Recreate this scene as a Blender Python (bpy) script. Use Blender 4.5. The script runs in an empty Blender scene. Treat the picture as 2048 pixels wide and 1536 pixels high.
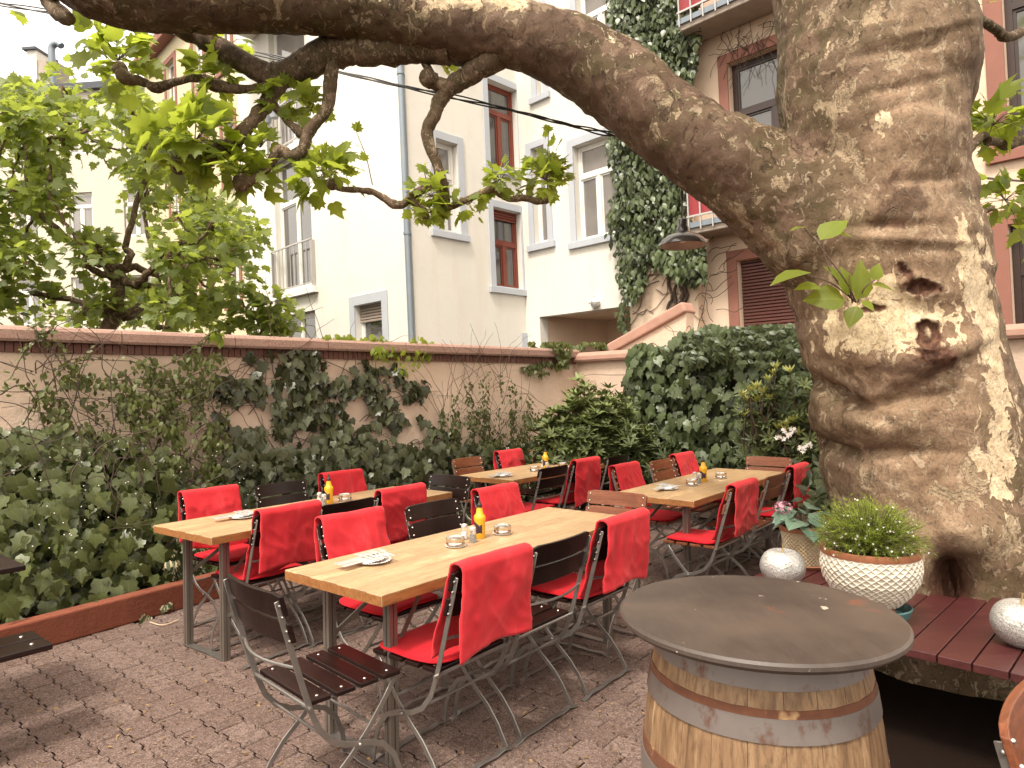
import bpy, bmesh, math, random
import numpy as np
from mathutils import Vector, Matrix, noise

random.seed(7); rng = np.random.default_rng(7)
SC = bpy.context.scene
COL = SC.collection
PI = math.pi

# ------------------------------------------------------------------ camera, sky, sun, exposure
FPX, PITCH, ROLL, CAMH = 1360.0, -0.0125, -0.0176, 1.524
_U = np.array([0, math.sin(PITCH), math.cos(PITCH)]); _D = np.array([0, math.cos(PITCH), -math.sin(PITCH)]); _X = np.array([1.0, 0, 0])
_R = math.cos(ROLL)*_X + math.sin(ROLL)*_U
_UP = -math.sin(ROLL)*_X + math.cos(ROLL)*_U
cam = bpy.data.cameras.new('camera'); camo = bpy.data.objects.new('camera', cam); COL.objects.link(camo)
m = Matrix.Identity(4)
for i in range(3):
    m[i][0] = _R[i]; m[i][1] = _UP[i]; m[i][2] = -_D[i]
m[2][3] = CAMH
camo.matrix_world = m
cam.sensor_width = 36; cam.lens = 36*FPX/2048; cam.clip_start = 0.05; cam.clip_end = 900
SC.camera = camo

SUN_EL, SUN_AZ = math.radians(60), math.radians(-152)     # azimuth from +Y towards +X
W = bpy.data.worlds.new("World"); SC.world = W; W.use_nodes = True
nt = W.node_tree; nt.nodes.clear()
sky = nt.nodes.new('ShaderNodeTexSky'); sky.sky_type = 'NISHITA'; sky.sun_disc = False
sky.sun_elevation = SUN_EL; sky.sun_rotation = SUN_AZ; sky.dust_density = 6.0; sky.air_density = 1.0; sky.ozone_density = 1.0
hs = nt.nodes.new('ShaderNodeHueSaturation'); hs.inputs['Saturation'].default_value = 0.14
tn = nt.nodes.new('ShaderNodeMix'); tn.data_type = 'RGBA'; tn.blend_type = 'MULTIPLY'; tn.inputs[0].default_value = 1.0
tn.inputs[7].default_value = (1.0, 0.93, 0.83, 1)
bg = nt.nodes.new('ShaderNodeBackground'); bg.inputs[1].default_value = 0.15
wo = nt.nodes.new('ShaderNodeOutputWorld')
nt.links.new(sky.outputs[0], hs.inputs['Color']); nt.links.new(hs.outputs[0], tn.inputs[6]); ov = nt.nodes.new('ShaderNodeMix'); ov.data_type = 'RGBA'; ov.inputs[0].default_value = 0.65; ov.inputs[7].default_value = (3.95, 3.60, 3.15, 1)   # even bright overcast veil
nt.links.new(tn.outputs[2], ov.inputs[6]); nt.links.new(ov.outputs[2], bg.inputs[0]); nt.links.new(bg.outputs[0], wo.inputs[0])
sl = bpy.data.lights.new('sun', 'SUN'); sl.energy = 1.05; sl.angle = math.radians(10); sl.color = (1.0, 0.93, 0.82)
so = bpy.data.objects.new('sun', sl); COL.objects.link(so)
sd = Vector((math.sin(SUN_AZ)*math.cos(SUN_EL), math.cos(SUN_AZ)*math.cos(SUN_EL), math.sin(SUN_EL)))
so.rotation_euler = sd.to_track_quat('Z', 'Y').to_euler(); so.location = (0, 0, 20)
SC.view_settings.view_transform = 'Standard'; SC.view_settings.look = 'None'
SC.view_settings.exposure = 1.98; SC.view_settings.gamma = 1.0; SC.view_settings.use_curve_mapping = False
SC.render.engine = 'CYCLES'
SC.cycles.max_bounces = 6; SC.cycles.diffuse_bounces = 3; SC.cycles.glossy_bounces = 3; SC.cycles.transmission_bounces = 6; SC.cycles.transparent_max_bounces = 8
SC.cycles.use_denoising = True

# ------------------------------------------------------------------ sight lines of the photograph (2048 x 1536) into the place
def ray(x, y):
    return _D + _R*((x-1024)/FPX) - _UP*((y-768)/FPX)
CAM = np.array([0, 0, CAMH])
def hz(x, y, z):
    d = ray(x, y); return d*((z-CAMH)/d[2]) + CAM
def aty(x, y, Y):
    d = ray(x, y); return d*(Y/d[1]) + CAM
def onplane(x, y, p0, n):
    d = ray(x, y); t = ((np.asarray(p0)-CAM) @ n)/(d @ n); return CAM + d*t
def proj(P):
    P = np.atleast_2d(P) - CAM
    d = P @ _D
    return np.c_[1024 + FPX*(P @ _R)/d, 768 - FPX*(P @ _UP)/d], d

# ------------------------------------------------------------------ objects
def tag(o, label=None, cat=None, group=None, kind=None):
    if label: o['label'] = label
    if cat: o['category'] = cat
    if group: o['group'] = group
    if kind: o['kind'] = kind
    return o
def empty(name, loc=(0, 0, 0), rz=0, **k):
    o = bpy.data.objects.new(name, None); COL.objects.link(o); o.empty_display_size = 0.1
    o.location = Vector([float(c) for c in loc]); o.rotation_euler = (0, 0, rz); return tag(o, **k)
def link(name, me, parent=None, loc=None):
    o = bpy.data.objects.new(name, me); COL.objects.link(o)
    if parent is not None: o.parent = parent
    if loc is not None: o.location = Vector([float(c) for c in loc])
    return o
def kids(o): return [c for c in bpy.data.objects if c.parent == o]
def copy_tree(o, tree=None, parent=None):
    c = o.copy(); COL.objects.link(c)
    if parent is not None: c.parent = parent
    for ch in tree.get(o.name, []): copy_tree(ch, tree, c)
    return c
def make_tree():
    t = {}
    for o in bpy.data.objects:
        if o.parent: t.setdefault(o.parent.name, []).append(o)
    return t

class MB:
    def __init__(s): s.v = []; s.f = []; s.sm = []
    def add(s, vs, fs, smooth=False):
        b = len(s.v); s.v += [tuple(float(c) for c in p) for p in vs]
        s.f += [tuple(b+i for i in f) for f in fs]; s.sm += [smooth]*len(fs); return s
    def box(s, c, size, M=None):
        hx, hy, h = size[0]/2, size[1]/2, size[2]/2
        vs = [Vector((x*hx, y*hy, z*h)) for x in (-1, 1) for y in (-1, 1) for z in (-1, 1)]
        if M is not None: vs = [M @ p for p in vs]
        vs = [p+Vector([float(q) for q in c]) for p in vs]
        return s.add(vs, [(0, 1, 3, 2), (4, 6, 7, 5), (0, 4, 5, 1), (2, 3, 7, 6), (0, 2, 6, 4), (1, 5, 7, 3)])
    def slab(s, p0, a, la, b, lb, c, lc):
        p0, a, b, c = [np.asarray(q, float) for q in (p0, a, b, c)]
        vs = [p0 + a*la*i + b*lb*j + c*lc*k for i in (0, 1) for j in (0, 1) for k in (0, 1)]
        fs = [(0, 1, 3, 2), (4, 6, 7, 5), (0, 4, 5, 1), (2, 3, 7, 6), (0, 2, 6, 4), (1, 5, 7, 3)]
        if np.dot(np.cross(a, b), c) < 0: fs = [f[::-1] for f in fs]
        return s.add(vs, fs)
    def bar(s, pts, w, t, side):
        """flat bar swept along pts; side = unit vector across the thickness t, width w in the plane"""
        pts = [Vector([float(q) for q in p]) for p in pts]; side = Vector(side); n = len(pts); vs = []
        for i, p in enumerate(pts):
            d = (pts[min(i+1, n-1)]-pts[max(i-1, 0)]).normalized(); q = d.cross(side).normalized()
            for a, b in ((-1, -1), (1, -1), (1, 1), (-1, 1)): vs.append(p + q*(a*w/2) + side*(b*t/2))
        fs = [(4*i+k, 4*i+(k+1) % 4, 4*i+4+(k+1) % 4, 4*i+4+k) for i in range(n-1) for k in range(4)]
        fs += [(3, 2, 1, 0), tuple(4*(n-1)+k for k in range(4))]
        return s.add(vs, fs)
    def tube(s, pts, rad, n=8, cap=True, smooth=True):
        pts = [Vector([float(q) for q in p]) for p in pts]; N = len(pts)
        rad = [rad]*N if not hasattr(rad, '__len__') else list(rad)
        vs = []; up = None
        for i, p in enumerate(pts):
            d = (pts[min(i+1, N-1)]-pts[max(i-1, 0)])
            d = d.normalized() if d.length > 1e-9 else Vector((0, 0, 1))
            if up is None: up = d.orthogonal().normalized()
            up = (up - d*up.dot(d))
            up = up.normalized() if up.length > 1e-6 else d.orthogonal().normalized()
            q = d.cross(up)
            for k in range(n):
                a = 2*PI*k/n; vs.append(p + (up*math.cos(a) + q*math.sin(a))*rad[i])
        fs = [(i*n+k, i*n+(k+1) % n, (i+1)*n+(k+1) % n, (i+1)*n+k) for i in range(N-1) for k in range(n)]
        s.add(vs, fs, smooth)
        if cap: b = len(s.v)-len(vs); s.f += [tuple(b+k for k in range(n))[::-1], tuple(b+(N-1)*n+k for k in range(n))]; s.sm += [False]*2
        return s
    def lathe(s, prof, n=32, c=(0, 0, 0), smooth=True, cap=True):
        vs = [(c[0]+r*math.cos(2*PI*k/n), c[1]+r*math.sin(2*PI*k/n), c[2]+z) for r, z in prof for k in range(n)]
        fs = [(i*n+k, i*n+(k+1) % n, (i+1)*n+(k+1) % n, (i+1)*n+k) for i in range(len(prof)-1) for k in range(n)]
        s.add(vs, fs, smooth); b = len(s.v)-len(vs)
        if cap and prof[0][0] > 1e-4: s.f.append(tuple(b+k for k in range(n))[::-1]); s.sm.append(False)
        if cap and prof[-1][0] > 1e-4: s.f.append(tuple(b+(len(prof)-1)*n+k for k in range(n))); s.sm.append(False)
        return s
    def ball(s, c, r, n=8, sq=1):
        prof = [(max(r*math.sin(PI*i/(n)), 1e-5), -r*sq*math.cos(PI*i/n)) for i in range(n+1)]
        return s.lathe(prof, n+2, c)
    def mesh(s, name, mat, bevel=0, seg=1, off=(0, 0, 0)):
        me = bpy.data.meshes.new(name)
        if off is not None and any(abs(float(c)) > 0 for c in off): vv = [(p[0]-off[0], p[1]-off[1], p[2]-off[2]) for p in s.v]
        else: vv = s.v
        me.from_pydata(vv, [], s.f); me.polygons.foreach_set('use_smooth', s.sm)
        if mat: me.materials.append(mat)
        if bevel:
            bm = bmesh.new(); bm.from_mesh(me); bmesh.ops.recalc_face_normals(bm, faces=bm.faces)
            es = [e for e in bm.edges if len(e.link_faces) == 2 and e.calc_face_angle(0) > 0.6]
            bmesh.ops.bevel(bm, geom=es, offset=bevel, segments=seg, affect='EDGES', profile=0.5, clamp_overlap=True)
            bm.to_mesh(me); bm.free()
        me.update()
        if any(s.sm): me.set_sharp_from_angle(angle=math.radians(38))
        return me
    def build(s, name, mat, parent=None, bevel=0, seg=1, world=False, **k):
        off = tuple(parent.location) if (parent is not None and world) else (0, 0, 0)
        return tag(link(name, s.mesh(name, mat, bevel, seg, off), parent), **k)

# ------------------------------------------------------------------ materials
class NT:
    def __init__(s, name):
        s.m = bpy.data.materials.new(name); s.m.use_nodes = True; s.t = s.m.node_tree; s.t.nodes.clear()
        s.out = s.n('ShaderNodeOutputMaterial'); s.p = s.n('ShaderNodeBsdfPrincipled'); s.l(s.p.outputs[0], s.out.inputs[0])
        s.co = s.n('ShaderNodeTexCoord').outputs['Object']
    def n(s, k, **a):
        x = s.t.nodes.new(k)
        for q, w in a.items(): setattr(x, q, w)
        return x
    def l(s, a, b): s.t.links.new(a, b)
    def rnd(s, src=None, k=9.0):
        oi = s.n('ShaderNodeObjectInfo'); a = s.n('ShaderNodeVectorMath', operation='ADD'); s.l(src or s.co, a.inputs[0]); s.l(s.math('MULTIPLY', oi.outputs['Random'], k), a.inputs[1]); return a.outputs[0]
    def mapv(s, scale=(1, 1, 1), rot=(0, 0, 0), loc=(0, 0, 0), src=None):
        x = s.n('ShaderNodeMapping'); x.inputs['Scale'].default_value = scale; x.inputs['Rotation'].default_value = rot; x.inputs['Location'].default_value = loc
        s.l(src or s.co, x.inputs[0]); return x.outputs[0]
    def noise(s, sc, det=4, rough=.55, v=None, dist=0):
        x = s.n('ShaderNodeTexNoise'); x.inputs['Scale'].default_value = sc; x.inputs['Detail'].default_value = det; x.inputs['Roughness'].default_value = rough
        x.inputs['Distortion'].default_value = dist
        s.l(v or s.co, x.inputs['Vector']); return x.outputs[0]
    def voro(s, sc, v=None, feature='F1', out=0, rnd=1):
        x = s.n('ShaderNodeTexVoronoi'); x.feature = feature; x.inputs['Scale'].default_value = sc; x.inputs['Randomness'].default_value = rnd
        s.l(v or s.co, x.inputs['Vector']); return x.outputs[out]
    def ramp(s, f, stops, mode='LINEAR'):
        x = s.n('ShaderNodeValToRGB'); x.color_ramp.interpolation = mode; e = x.color_ramp.elements
        while len(e) < len(stops): e.new(0.5)
        for i, (p, c) in enumerate(stops):
            e[i].position = p; e[i].color = (c if hasattr(c, '__len__') else (c, c, c)) + ((1,) if not hasattr(c, '__len__') or len(c) == 3 else ())
        s.l(f, x.inputs[0]); return x.outputs[0]
    def mix(s, f, a, b, mode='MIX'):
        x = s.n('ShaderNodeMix'); x.data_type = 'RGBA'; x.blend_type = mode
        for v, i in ((f, 0), (a, 6), (b, 7)):
            if hasattr(v, 'links'): s.l(v, x.inputs[i])
            elif i == 0: x.inputs[i].default_value = v
            else: x.inputs[i].default_value = tuple(v)+(1,) if len(v) == 3 else v
        return x.outputs[2]
    def math(s, op, a, b=0, clamp=False):
        x = s.n('ShaderNodeMath'); x.operation = op; x.use_clamp = clamp
        for v, i in ((a, 0), (b, 1)):
            if hasattr(v, 'links'): s.l(v, x.inputs[i])
            else: x.inputs[i].default_value = v
        return x.outputs[0]
    def attr(s, name):
        x = s.n('ShaderNodeAttribute'); x.attribute_name = name; return x
    def bump(s, h, st=.3, d=.01):
        x = s.n('ShaderNodeBump'); x.inputs['Strength'].default_value = st; x.inputs['Distance'].default_value = d
        s.l(h, x.inputs['Height']); s.l(x.outputs[0], s.p.inputs['Normal']); return x
    def set(s, **k):
        for q, v in k.items():
            i = s.p.inputs[{'col': 'Base Color', 'rough': 'Roughness', 'metal': 'Metallic', 'spec': 'Specular IOR Level', 'coat': 'Coat Weight', 'coatr': 'Coat Roughness', 'trans': 'Transmission Weight', 'sheen': 'Sheen Weight'}[q]]
            if hasattr(v, 'links'): s.l(v, i)
            elif hasattr(v, '__len__'): i.default_value = tuple(v)+(1,)
            else: i.default_value = v
        return s

def plain(name, col, rough=.5, metal=0, var=.15, nsc=20, bump=.0, bsc=60, **k):
    q = NT(name); n = q.noise(nsc, 5)
    c = q.mix(n, [x*(1-var) for x in col], [min(1, x*(1+var)) for x in col])
    q.set(col=c, rough=rough, metal=metal, **k)
    if bump: q.bump(q.noise(bsc, 4), bump, .004)
    return q.m
M = {}
# stucco for walls
def stucco(name, col, dirt=(.5, .4, .3), amt=.35, bumpst=.35, sc=55):
    q = NT(name)
    big = q.ramp(q.noise(.9, 6, .6), [(.35, 0), (.75, 1)]); streak = q.ramp(q.noise(1.0, 5, .6, q.mapv((3.0, 3.0, .35))), [(.5, 0), (.8, 1)])
    c = q.mix(q.math('MULTIPLY', big, amt), col, [x*.88 for x in col])
    c = q.mix(q.math('MULTIPLY', streak, amt*.6), c, [col[i]*dirt[i]*1.3 for i in range(3)])
    fine = q.noise(sc, 5, .7)
    c = q.mix(q.math('MULTIPLY', fine, .25), c, [x*.8 for x in col])
    q.set(col=c, rough=.9, spec=.2); q.bump(q.math('ADD', fine, q.math('MULTIPLY', q.noise(sc*.25, 3), 1.5)), bumpst, .01)
    return q.m
M['white_wall'] = stucco('white_stucco', (.69, .66, .60), (.62, .52, .42), .6, .3, 30)
M['peach_wall'] = stucco('peach_stucco', (.70, .54, .41), (.5, .4, .3), .5, .5, 28)
M['yard_wall'] = stucco('yard_wall_stucco', (.66, .50, .385), (.55, .42, .32), .6, .5, 60)
M['yellow_wall'] = stucco('yellow_stucco', (.60, .52, .35), (.7, .6, .5), .35, .25, 20)
M['far_wall'] = stucco('beige_stucco', (.56, .51, .43), (.7, .6, .5), .35, .25, 20)
M['trim_grey'] = plain('grey_window_surround', (.41, .43, .465), .8, var=.08, nsc=3, bump=.15)
M['pink_coping'] = plain('pink_coping_stone', (.38, .215, .16), .85, var=.2, nsc=8, bump=.5, bsc=50)
M['trim_pink'] = plain('sandstone_pink', (.25, .105, .075), .8, var=.14, nsc=5, bump=.25, bsc=40)
M['white_frame'] = plain('white_painted_frame', (.70, .68, .64), .4, var=.04)
M['red_frame'] = plain('red_brown_frame', (.17, .035, .018), .35, var=.2, nsc=8)
M['dark_frame'] = plain('dark_brown_frame', (.035, .018, .014), .35, var=.15)
M['shutter_brown'] = plain('brown_shutter', (.10, .033, .024), .5, var=.12, nsc=6)
M['shutter_grey'] = plain('grey_shutter', (.30, .24, .20), .5, var=.1)
M['zinc'] = plain('zinc_pipe', (.20, .235, .27), .45, metal=.3, var=.2, nsc=3)
M['rail'] = plain('grey_railing', (.42, .40, .38), .4, metal=.4, var=.1)
M['red_panel'] = plain('red_balcony_panel', (.26, .025, .03), .5, var=.08)
M['concrete'] = plain('balcony_concrete', (.36, .30, .25), .85, var=.25, nsc=4, bump=.3)
M['slate'] = plain('roof_slate', (.055, .06, .075), .6, var=.4, nsc=14, bump=.4, bsc=12)
def glassmat(name, col, curtain=None):
    q = NT(name); n = q.noise(1.6, 3, .6, q.rnd())
    q.set(col=q.mix(n, col, curtain or [c*1.8 for c in col]), rough=.06, spec=.9, coat=.6, coatr=.03); return q.m
M['glass'] = glassmat('window_glass', (.035, .032, .030), (.10, .09, .085))
M['glass_curtain'] = glassmat('window_glass_curtain', (.11, .10, .095), (.26, .235, .22))  # paler pane colour for windows with curtains behind the glass
# coping
q = NT('coping_stone'); n1 = q.noise(60, 6, .7); n2 = q.noise(5, 4)
c = q.mix(n2, (.26, .15, .115), (.38, .26, .20)); c = q.mix(q.ramp(n1, [(.45, 0), (.6, 1)]), c, (.24, .13, .10))
q.set(col=c, rough=.85); q.bump(n1, .6, .006); M['coping'] = q.m
q = NT('coping_brick_course'); w = q.noise(3, 3); n1 = q.noise(40, 5, .7)
c = q.mix(n1, (.085, .030, .022), (.17, .075, .052)); q.set(col=c, rough=.8); q.bump(n1, .4, .004); M['coping_brick'] = q.m
M['kerb'] = stucco('terracotta_paint', (.20, .062, .036), (.25, .25, .25), .9, .5, 50)
# oak table top
def wood(name, c1, c2, c3, rough=.45, stave=None, grain=1.0, coat=0.0, axis=0, bumpst=.1, spec=.5):
    q = NT(name)
    sc = [9*grain]*3; sc[axis] = .9*grain
    v = q.rnd(q.mapv(tuple(sc)), 40.0); g = q.noise(3.5, 8, .62, v, 1.2); f = q.noise(16, 6, .7, v, .4)
    c = q.ramp(g, [(.3, c1), (.5, c2), (.72, c3)])
    c = q.mix(q.ramp(f, [(.50, 0), (.64, .6)]), c, [x*.5 for x in c1]); c = q.mix(q.ramp(q.noise(2.2, 5, .6, q.rnd(None, 5.0)), [(.4, .0), (.75, .35)]), c, c1)
    if stave:
        b = q.n('ShaderNodeTexBrick'); b.offset = .37; b.squash = 1
        b.inputs['Scale'].default_value = 1; b.inputs['Brick Width'].default_value = stave[0]; b.inputs['Row Height'].default_value = stave[1]
        b.inputs['Mortar Size'].default_value = .0012; b.inputs['Color1'].default_value = (.80, .80, .80, 1); b.inputs['Color2'].default_value = (1.0, 1.0, 1.0, 1)
        b.inputs['Mortar'].default_value = (.45, .38, .3, 1)
        q.l(q.co, b.inputs['Vector']); c = q.mix(1.0, c, b.outputs[0], 'MULTIPLY')
    q.set(col=c, rough=rough, coat=coat, coatr=.15, spec=spec); q.bump(f, bumpst, .002); return q.m
M['oak'] = wood('oak_table_top', (.34, .205, .10), (.46, .30, .16), (.56, .395, .23), .42, stave=(.85, .095))
M['oak_edge'] = wood('oak_table_edge', (.20, .075, .022), (.28, .115, .035), (.36, .16, .055), .5)
M['slat_dark'] = wood('dark_stained_slat', (.0075, .0028, .0022), (.013, .005, .004), (.022, .009, .0065), .36, coat=.12, spec=.22)
M['slat_red'] = wood('brown_stained_slat', (.12, .038, .018), (.175, .058, .027), (.23, .085, .042), .4, coat=.08, spec=.25)
M['bench_red'] = wood('red_painted_planks', (.045, .010, .010), (.062, .014, .0135), (.080, .020, .019), .42, coat=.12, grain=.6)
M['grey_metal'] = plain('galvanised_flat_bar', (.28, .26, .24), .36, metal=.8, var=.25, nsc=30, bump=.1)
M['leg_metal'] = plain('table_leg_metal', (.20, .17, .145), .4, metal=.6, var=.15, nsc=12)
M['rivet'] = plain('rivet_steel', (.6, .56, .5), .3, metal=1, var=.1)
# fleece
q = NT('red_fleece'); n1 = q.noise(260, 3, .8); n2 = q.noise(7, 4, .6)
c = q.mix(n2, (.45, .020, .028), (.57, .038, .048)); c = q.mix(q.math('MULTIPLY', n1, .3), c, (.30, .005, .009))
nap = q.noise(5, 7, .75, q.mapv((1, 1, .5)), 1.2); c = q.mix(q.ramp(nap, [(.52, 0), (.70, .38)]), c, (.68, .085, .090)); c = q.mix(q.ramp(nap, [(.28, .4), (.45, 0)]), c, (.30, .006, .012))
q.set(col=c, rough=.95, spec=.1, sheen=.35); q.p.inputs['Sheen Tint'].default_value = (1, .35, .3, 1); q.p.inputs['Sheen Roughness'].default_value = .4
q.bump(n1, .35, .003); M['fleece'] = q.m
q = NT('red_felt'); n1 = q.noise(220, 3, .8); n2 = q.noise(9, 4)
q.set(col=q.mix(n2, (.36, .008, .014), (.46, .014, .023)), rough=.95, spec=.1, sheen=.2); q.p.inputs['Sheen Tint'].default_value = (1, .3, .3, 1); q.bump(n1, .3, .002); M['felt'] = q.m
# pavers (per-paver tint attribute)
q = NT('red_paver'); q.co = q.rnd(); t = q.attr('tint').outputs['Fac']; n1 = q.noise(120, 2, .7); n2 = q.noise(3.1, 5, .6); n3 = q.noise(38, 5, .7)
c = q.mix(t, (.130, .084, .069), (.190, .132, .110)); c = q.mix(q.ramp(n2, [(.42, 0), (.72, .65)]), c, (.105, .060, .047))
c = q.mix(q.ramp(n3, [(.40, .55), (.55, 0)]), c, (.045, .025, .020))
c = q.mix(q.ramp(n1, [(.34, 1), (.42, 0)]), c, (.026, .015, .012)); c = q.mix(q.ramp(n1, [(.60, 0), (.66, .9)]), c, (.28, .22, .185))
q.set(col=c, rough=.85, spec=.3); q.bump(q.math('ADD', n1, n3), .6, .006); M['paver'] = q.m
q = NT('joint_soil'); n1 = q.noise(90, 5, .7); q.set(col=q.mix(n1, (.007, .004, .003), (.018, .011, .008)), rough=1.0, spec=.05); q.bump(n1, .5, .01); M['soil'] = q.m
# bark
def barkmat(name, small=False):
    q = NT(name); s = 2.2 if small else 1.0
    ds = q.n('ShaderNodeVectorMath', operation='ADD')
    nv = q.n('ShaderNodeTexNoise'); nv.inputs['Scale'].default_value = 9*s; nv.inputs['Detail'].default_value = 5; q.l(q.co, nv.inputs['Vector'])
    sc = q.n('ShaderNodeVectorMath', operation='SCALE'); sc.inputs['Scale'].default_value = .14/s; q.l(nv.outputs['Color'], sc.inputs[0])
    q.l(q.co, ds.inputs[0]); q.l(sc.outputs[0], ds.inputs[1]); v = ds.outputs[0]
    cre = q.attr('cream').outputs['Fac']; drk = q.attr('rot').outputs['Fac']; bb = q.attr('brown').outputs['Fac']
    big = q.noise(1.7*s, 6, .65, v); mid = q.noise(5.5*s, 5, .6, v); mv = q.mapv((1, 1, .6), src=v); pl = q.noise(6.5*s, 6, .58, mv, .5); pl2 = q.noise(13*s, 5, .55, mv, .8)
    fine = q.noise(70*s, 6, .75); fv = q.noise(24*s, 5, .7, q.mapv((1, 1, .35), src=v))
    tan = q.attr('tan').outputs['Fac']; keep = q.math('SUBTRACT', 1.0, q.math('MULTIPLY', tan, .8), True)
    ca = q.ramp(big, [(.30, (.046, .030, .013)), (.43, (.088, .058, .028)), (.55, (.135, .088, .052)), (.70, (.20, .14, .092))])
    cb = q.ramp(q.noise(2.6*s, 7, .62, v), [(.30, (.13, .078, .045)), (.44, (.225, .142, .086)), (.58, (.31, .208, .132)), (.72, (.41, .30, .20))])
    c = q.mix(tan, ca, cb)
    c = q.mix(q.math('MULTIPLY', q.ramp(mid, [(.52, 0), (.56, .7)]), keep), c, (.090, .068, .030))
    c = q.mix(q.math('MULTIPLY', q.ramp(q.noise(4.3*s, 6, .6, v), [(.56, 0), (.57, .75)]), keep), c, (.20, .125, .085))
    c = q.mix(q.ramp(pl, [(.600, 0), (.610, .8)]), c, (.38, .285, .18))
    pl3 = q.noise(23*s, 5, .6, mv, .9); c = q.mix(q.ramp(pl3, [(.585, 0), (.593, .55)]), c, (.44, .34, .235)); c = q.mix(q.ramp(pl3, [(.40, .5), (.41, 0)]), c, (.10, .065, .040))
    crk = q.math('MULTIPLY', q.ramp(q.noise(11*s, 6, .7, q.mapv((1, 1, .4), src=v), 1.5), [(.60, 0), (.66, 1)]), keep)
    c = q.mix(q.math('MULTIPLY', crk, .5), c, (.045, .028, .016))
    # cream patches of fresh bark with hard flaked edges
    th = q.math('ADD', pl2, q.math('MULTIPLY', cre, .40))
    c = q.mix(q.ramp(th, [(.715, 0), (.722, 1)]), c, q.ramp(fv, [(.3, (.48, .35, .20)), (.7, (.66, .53, .37))]))
    c = q.mix(q.ramp(q.math('ADD', q.noise(3.6*s, 4, .6, v), q.math('MULTIPLY', bb, .4)), [(.66, 0), (.72, .75)]), c, (.085, .045, .028))
    c = q.mix(q.math('MULTIPLY', q.ramp(fine, [(.36, 1), (.52, 0)]), .45), c, (.05, .03, .018))
    c = q.mix(q.ramp(drk, [(.15, 0), (.7, 1)]), c, q.ramp(fv, [(.30, (.022, .009, .006)), (.5, (.085, .036, .020)), (.7, (.19, .10, .06))]))
    q.set(col=c, rough=.75, spec=.25)
    edge = q.ramp(pl2, [(.70, 1), (.716, 0)]); e2 = q.ramp(pl, [(.63, 1), (.647, 0)])
    h = q.math('SUBTRACT', q.math('ADD', q.math('MULTIPLY', q.ramp(pl3, [(.575, 0), (.593, 1)]), -.35), q.math('ADD', q.math('MULTIPLY', edge, .5), q.math('ADD', q.math('MULTIPLY', e2, .6), q.math('ADD', q.math('MULTIPLY', fine, .22), q.math('MULTIPLY', fv, .7))))), q.math('MULTIPLY', crk, .8))
    q.bump(h, .9, .014); return q.m
M['bark'] = barkmat('plane_bark'); M['bark_small'] = barkmat('plane_branch_bark', True)
q = NT('limb_bark'); n1 = q.noise(5, 6, .65); n2 = q.noise(60, 5, .75); pl = q.noise(5.5, 2, .5, q.mapv((1, 1, 1)), .5)
M['twig'] = plain('twig_bark', (.085, .052, .034), .8, var=.4, nsc=40, bump=.4)
M['vine'] = plain('vine_stem', (.055, .034, .022), .8, var=.4, nsc=30, bump=.4)

def leafmat(name, dark, lite, back, rough=.4, trans=.3, spec=.4, veins=True, variegate=None):
    q = NT(name); t = q.attr('tint').outputs['Fac']; uv = q.n('ShaderNodeTexCoord').outputs['UV']
    c = q.mix(t, dark, lite)
    if veins:
        sx = q.n('ShaderNodeSeparateXYZ'); q.l(uv, sx.inputs[0]); x = q.math('ABSOLUTE', q.math('SUBTRACT', sx.outputs[0], .5)); y = sx.outputs[1]
        mid = q.math('LESS_THAN', x, .02)
        d = q.math('PINGPONG', q.math('SUBTRACT', y, q.math('MULTIPLY', x, .9)), .075)
        sv = q.math('LESS_THAN', d, .008); vv = q.math('MAXIMUM', mid, q.math('MULTIPLY', sv, .6))
        c = q.mix(q.math('MULTIPLY', vv, .35), c, [min(1, a*1.5+.03) for a in lite])
        if variegate:
            r = q.math('ADD', q.math('MULTIPLY', x, 2.0), q.math('MULTIPLY', q.noise(90, 2), .5)); c = q.mix(q.ramp(r, [(.62, 0), (.7, 1)]), c, variegate)
    q.set(col=c, rough=rough, spec=spec)
    tr = q.n('ShaderNodeBsdfTranslucent'); q.l(q.mix(t, [b*.8 for b in back], back), tr.inputs[0])
    mx = q.n('ShaderNodeMixShader'); mx.inputs[0].default_value = trans; q.l(q.p.outputs[0], mx.inputs[1]); q.l(tr.outputs[0], mx.inputs[2]); q.l(mx.outputs[0], q.out.inputs[0])
    return q.m
M['plane_leaf'] = leafmat('plane_tree_leaf', (.040, .064, .013), (.19, .24, .032), (.55, .64, .07), .5, .5)
M['far_leaf'] = leafmat('far_plane_leaf', (.040, .060, .015), (.19, .23, .05), (.46, .54, .08), .45, .45)
M['ivy_leaf'] = leafmat('ivy_leaf', (.018, .021, .008), (.090, .105, .030), (.07, .11, .012), .36, .12, .45)
M['ivy_dark'] = leafmat('old_ivy_leaf', (.014, .017, .009), (.068, .074, .030), (.05, .07, .014), .36, .08, .45)
M['rose_leaf'] = leafmat('rambler_leaf', (.022, .029, .010), (.115, .130, .032), (.16, .2, .03), .42, .25)
M['creeper_leaf'] = leafmat('creeper_leaf', (.016, .023, .010), (.105, .135, .055), (.10, .15, .022), .38, .15, .45)
M['rhodo_leaf'] = leafmat('rhododendron_leaf', (.016, .024, .010), (.17, .20, .065), (.14, .18, .03), .46, .12, .3)
M['young_leaf'] = leafmat('yellow_green_young_leaf', (.18, .20, .045), (.34, .34, .10), (.4, .4, .08), .42, .25)
M['varieg_leaf'] = leafmat('variegated_ivy_leaf', (.03, .05, .025), (.07, .09, .04), (.1, .15, .03), .4, .1, .5, True, (.42, .36, .22))
M['hydra_leaf'] = leafmat('hydrangea_leaf', (.05, .09, .065), (.12, .19, .13), (.15, .25, .05), .35, .15, .5)
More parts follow.
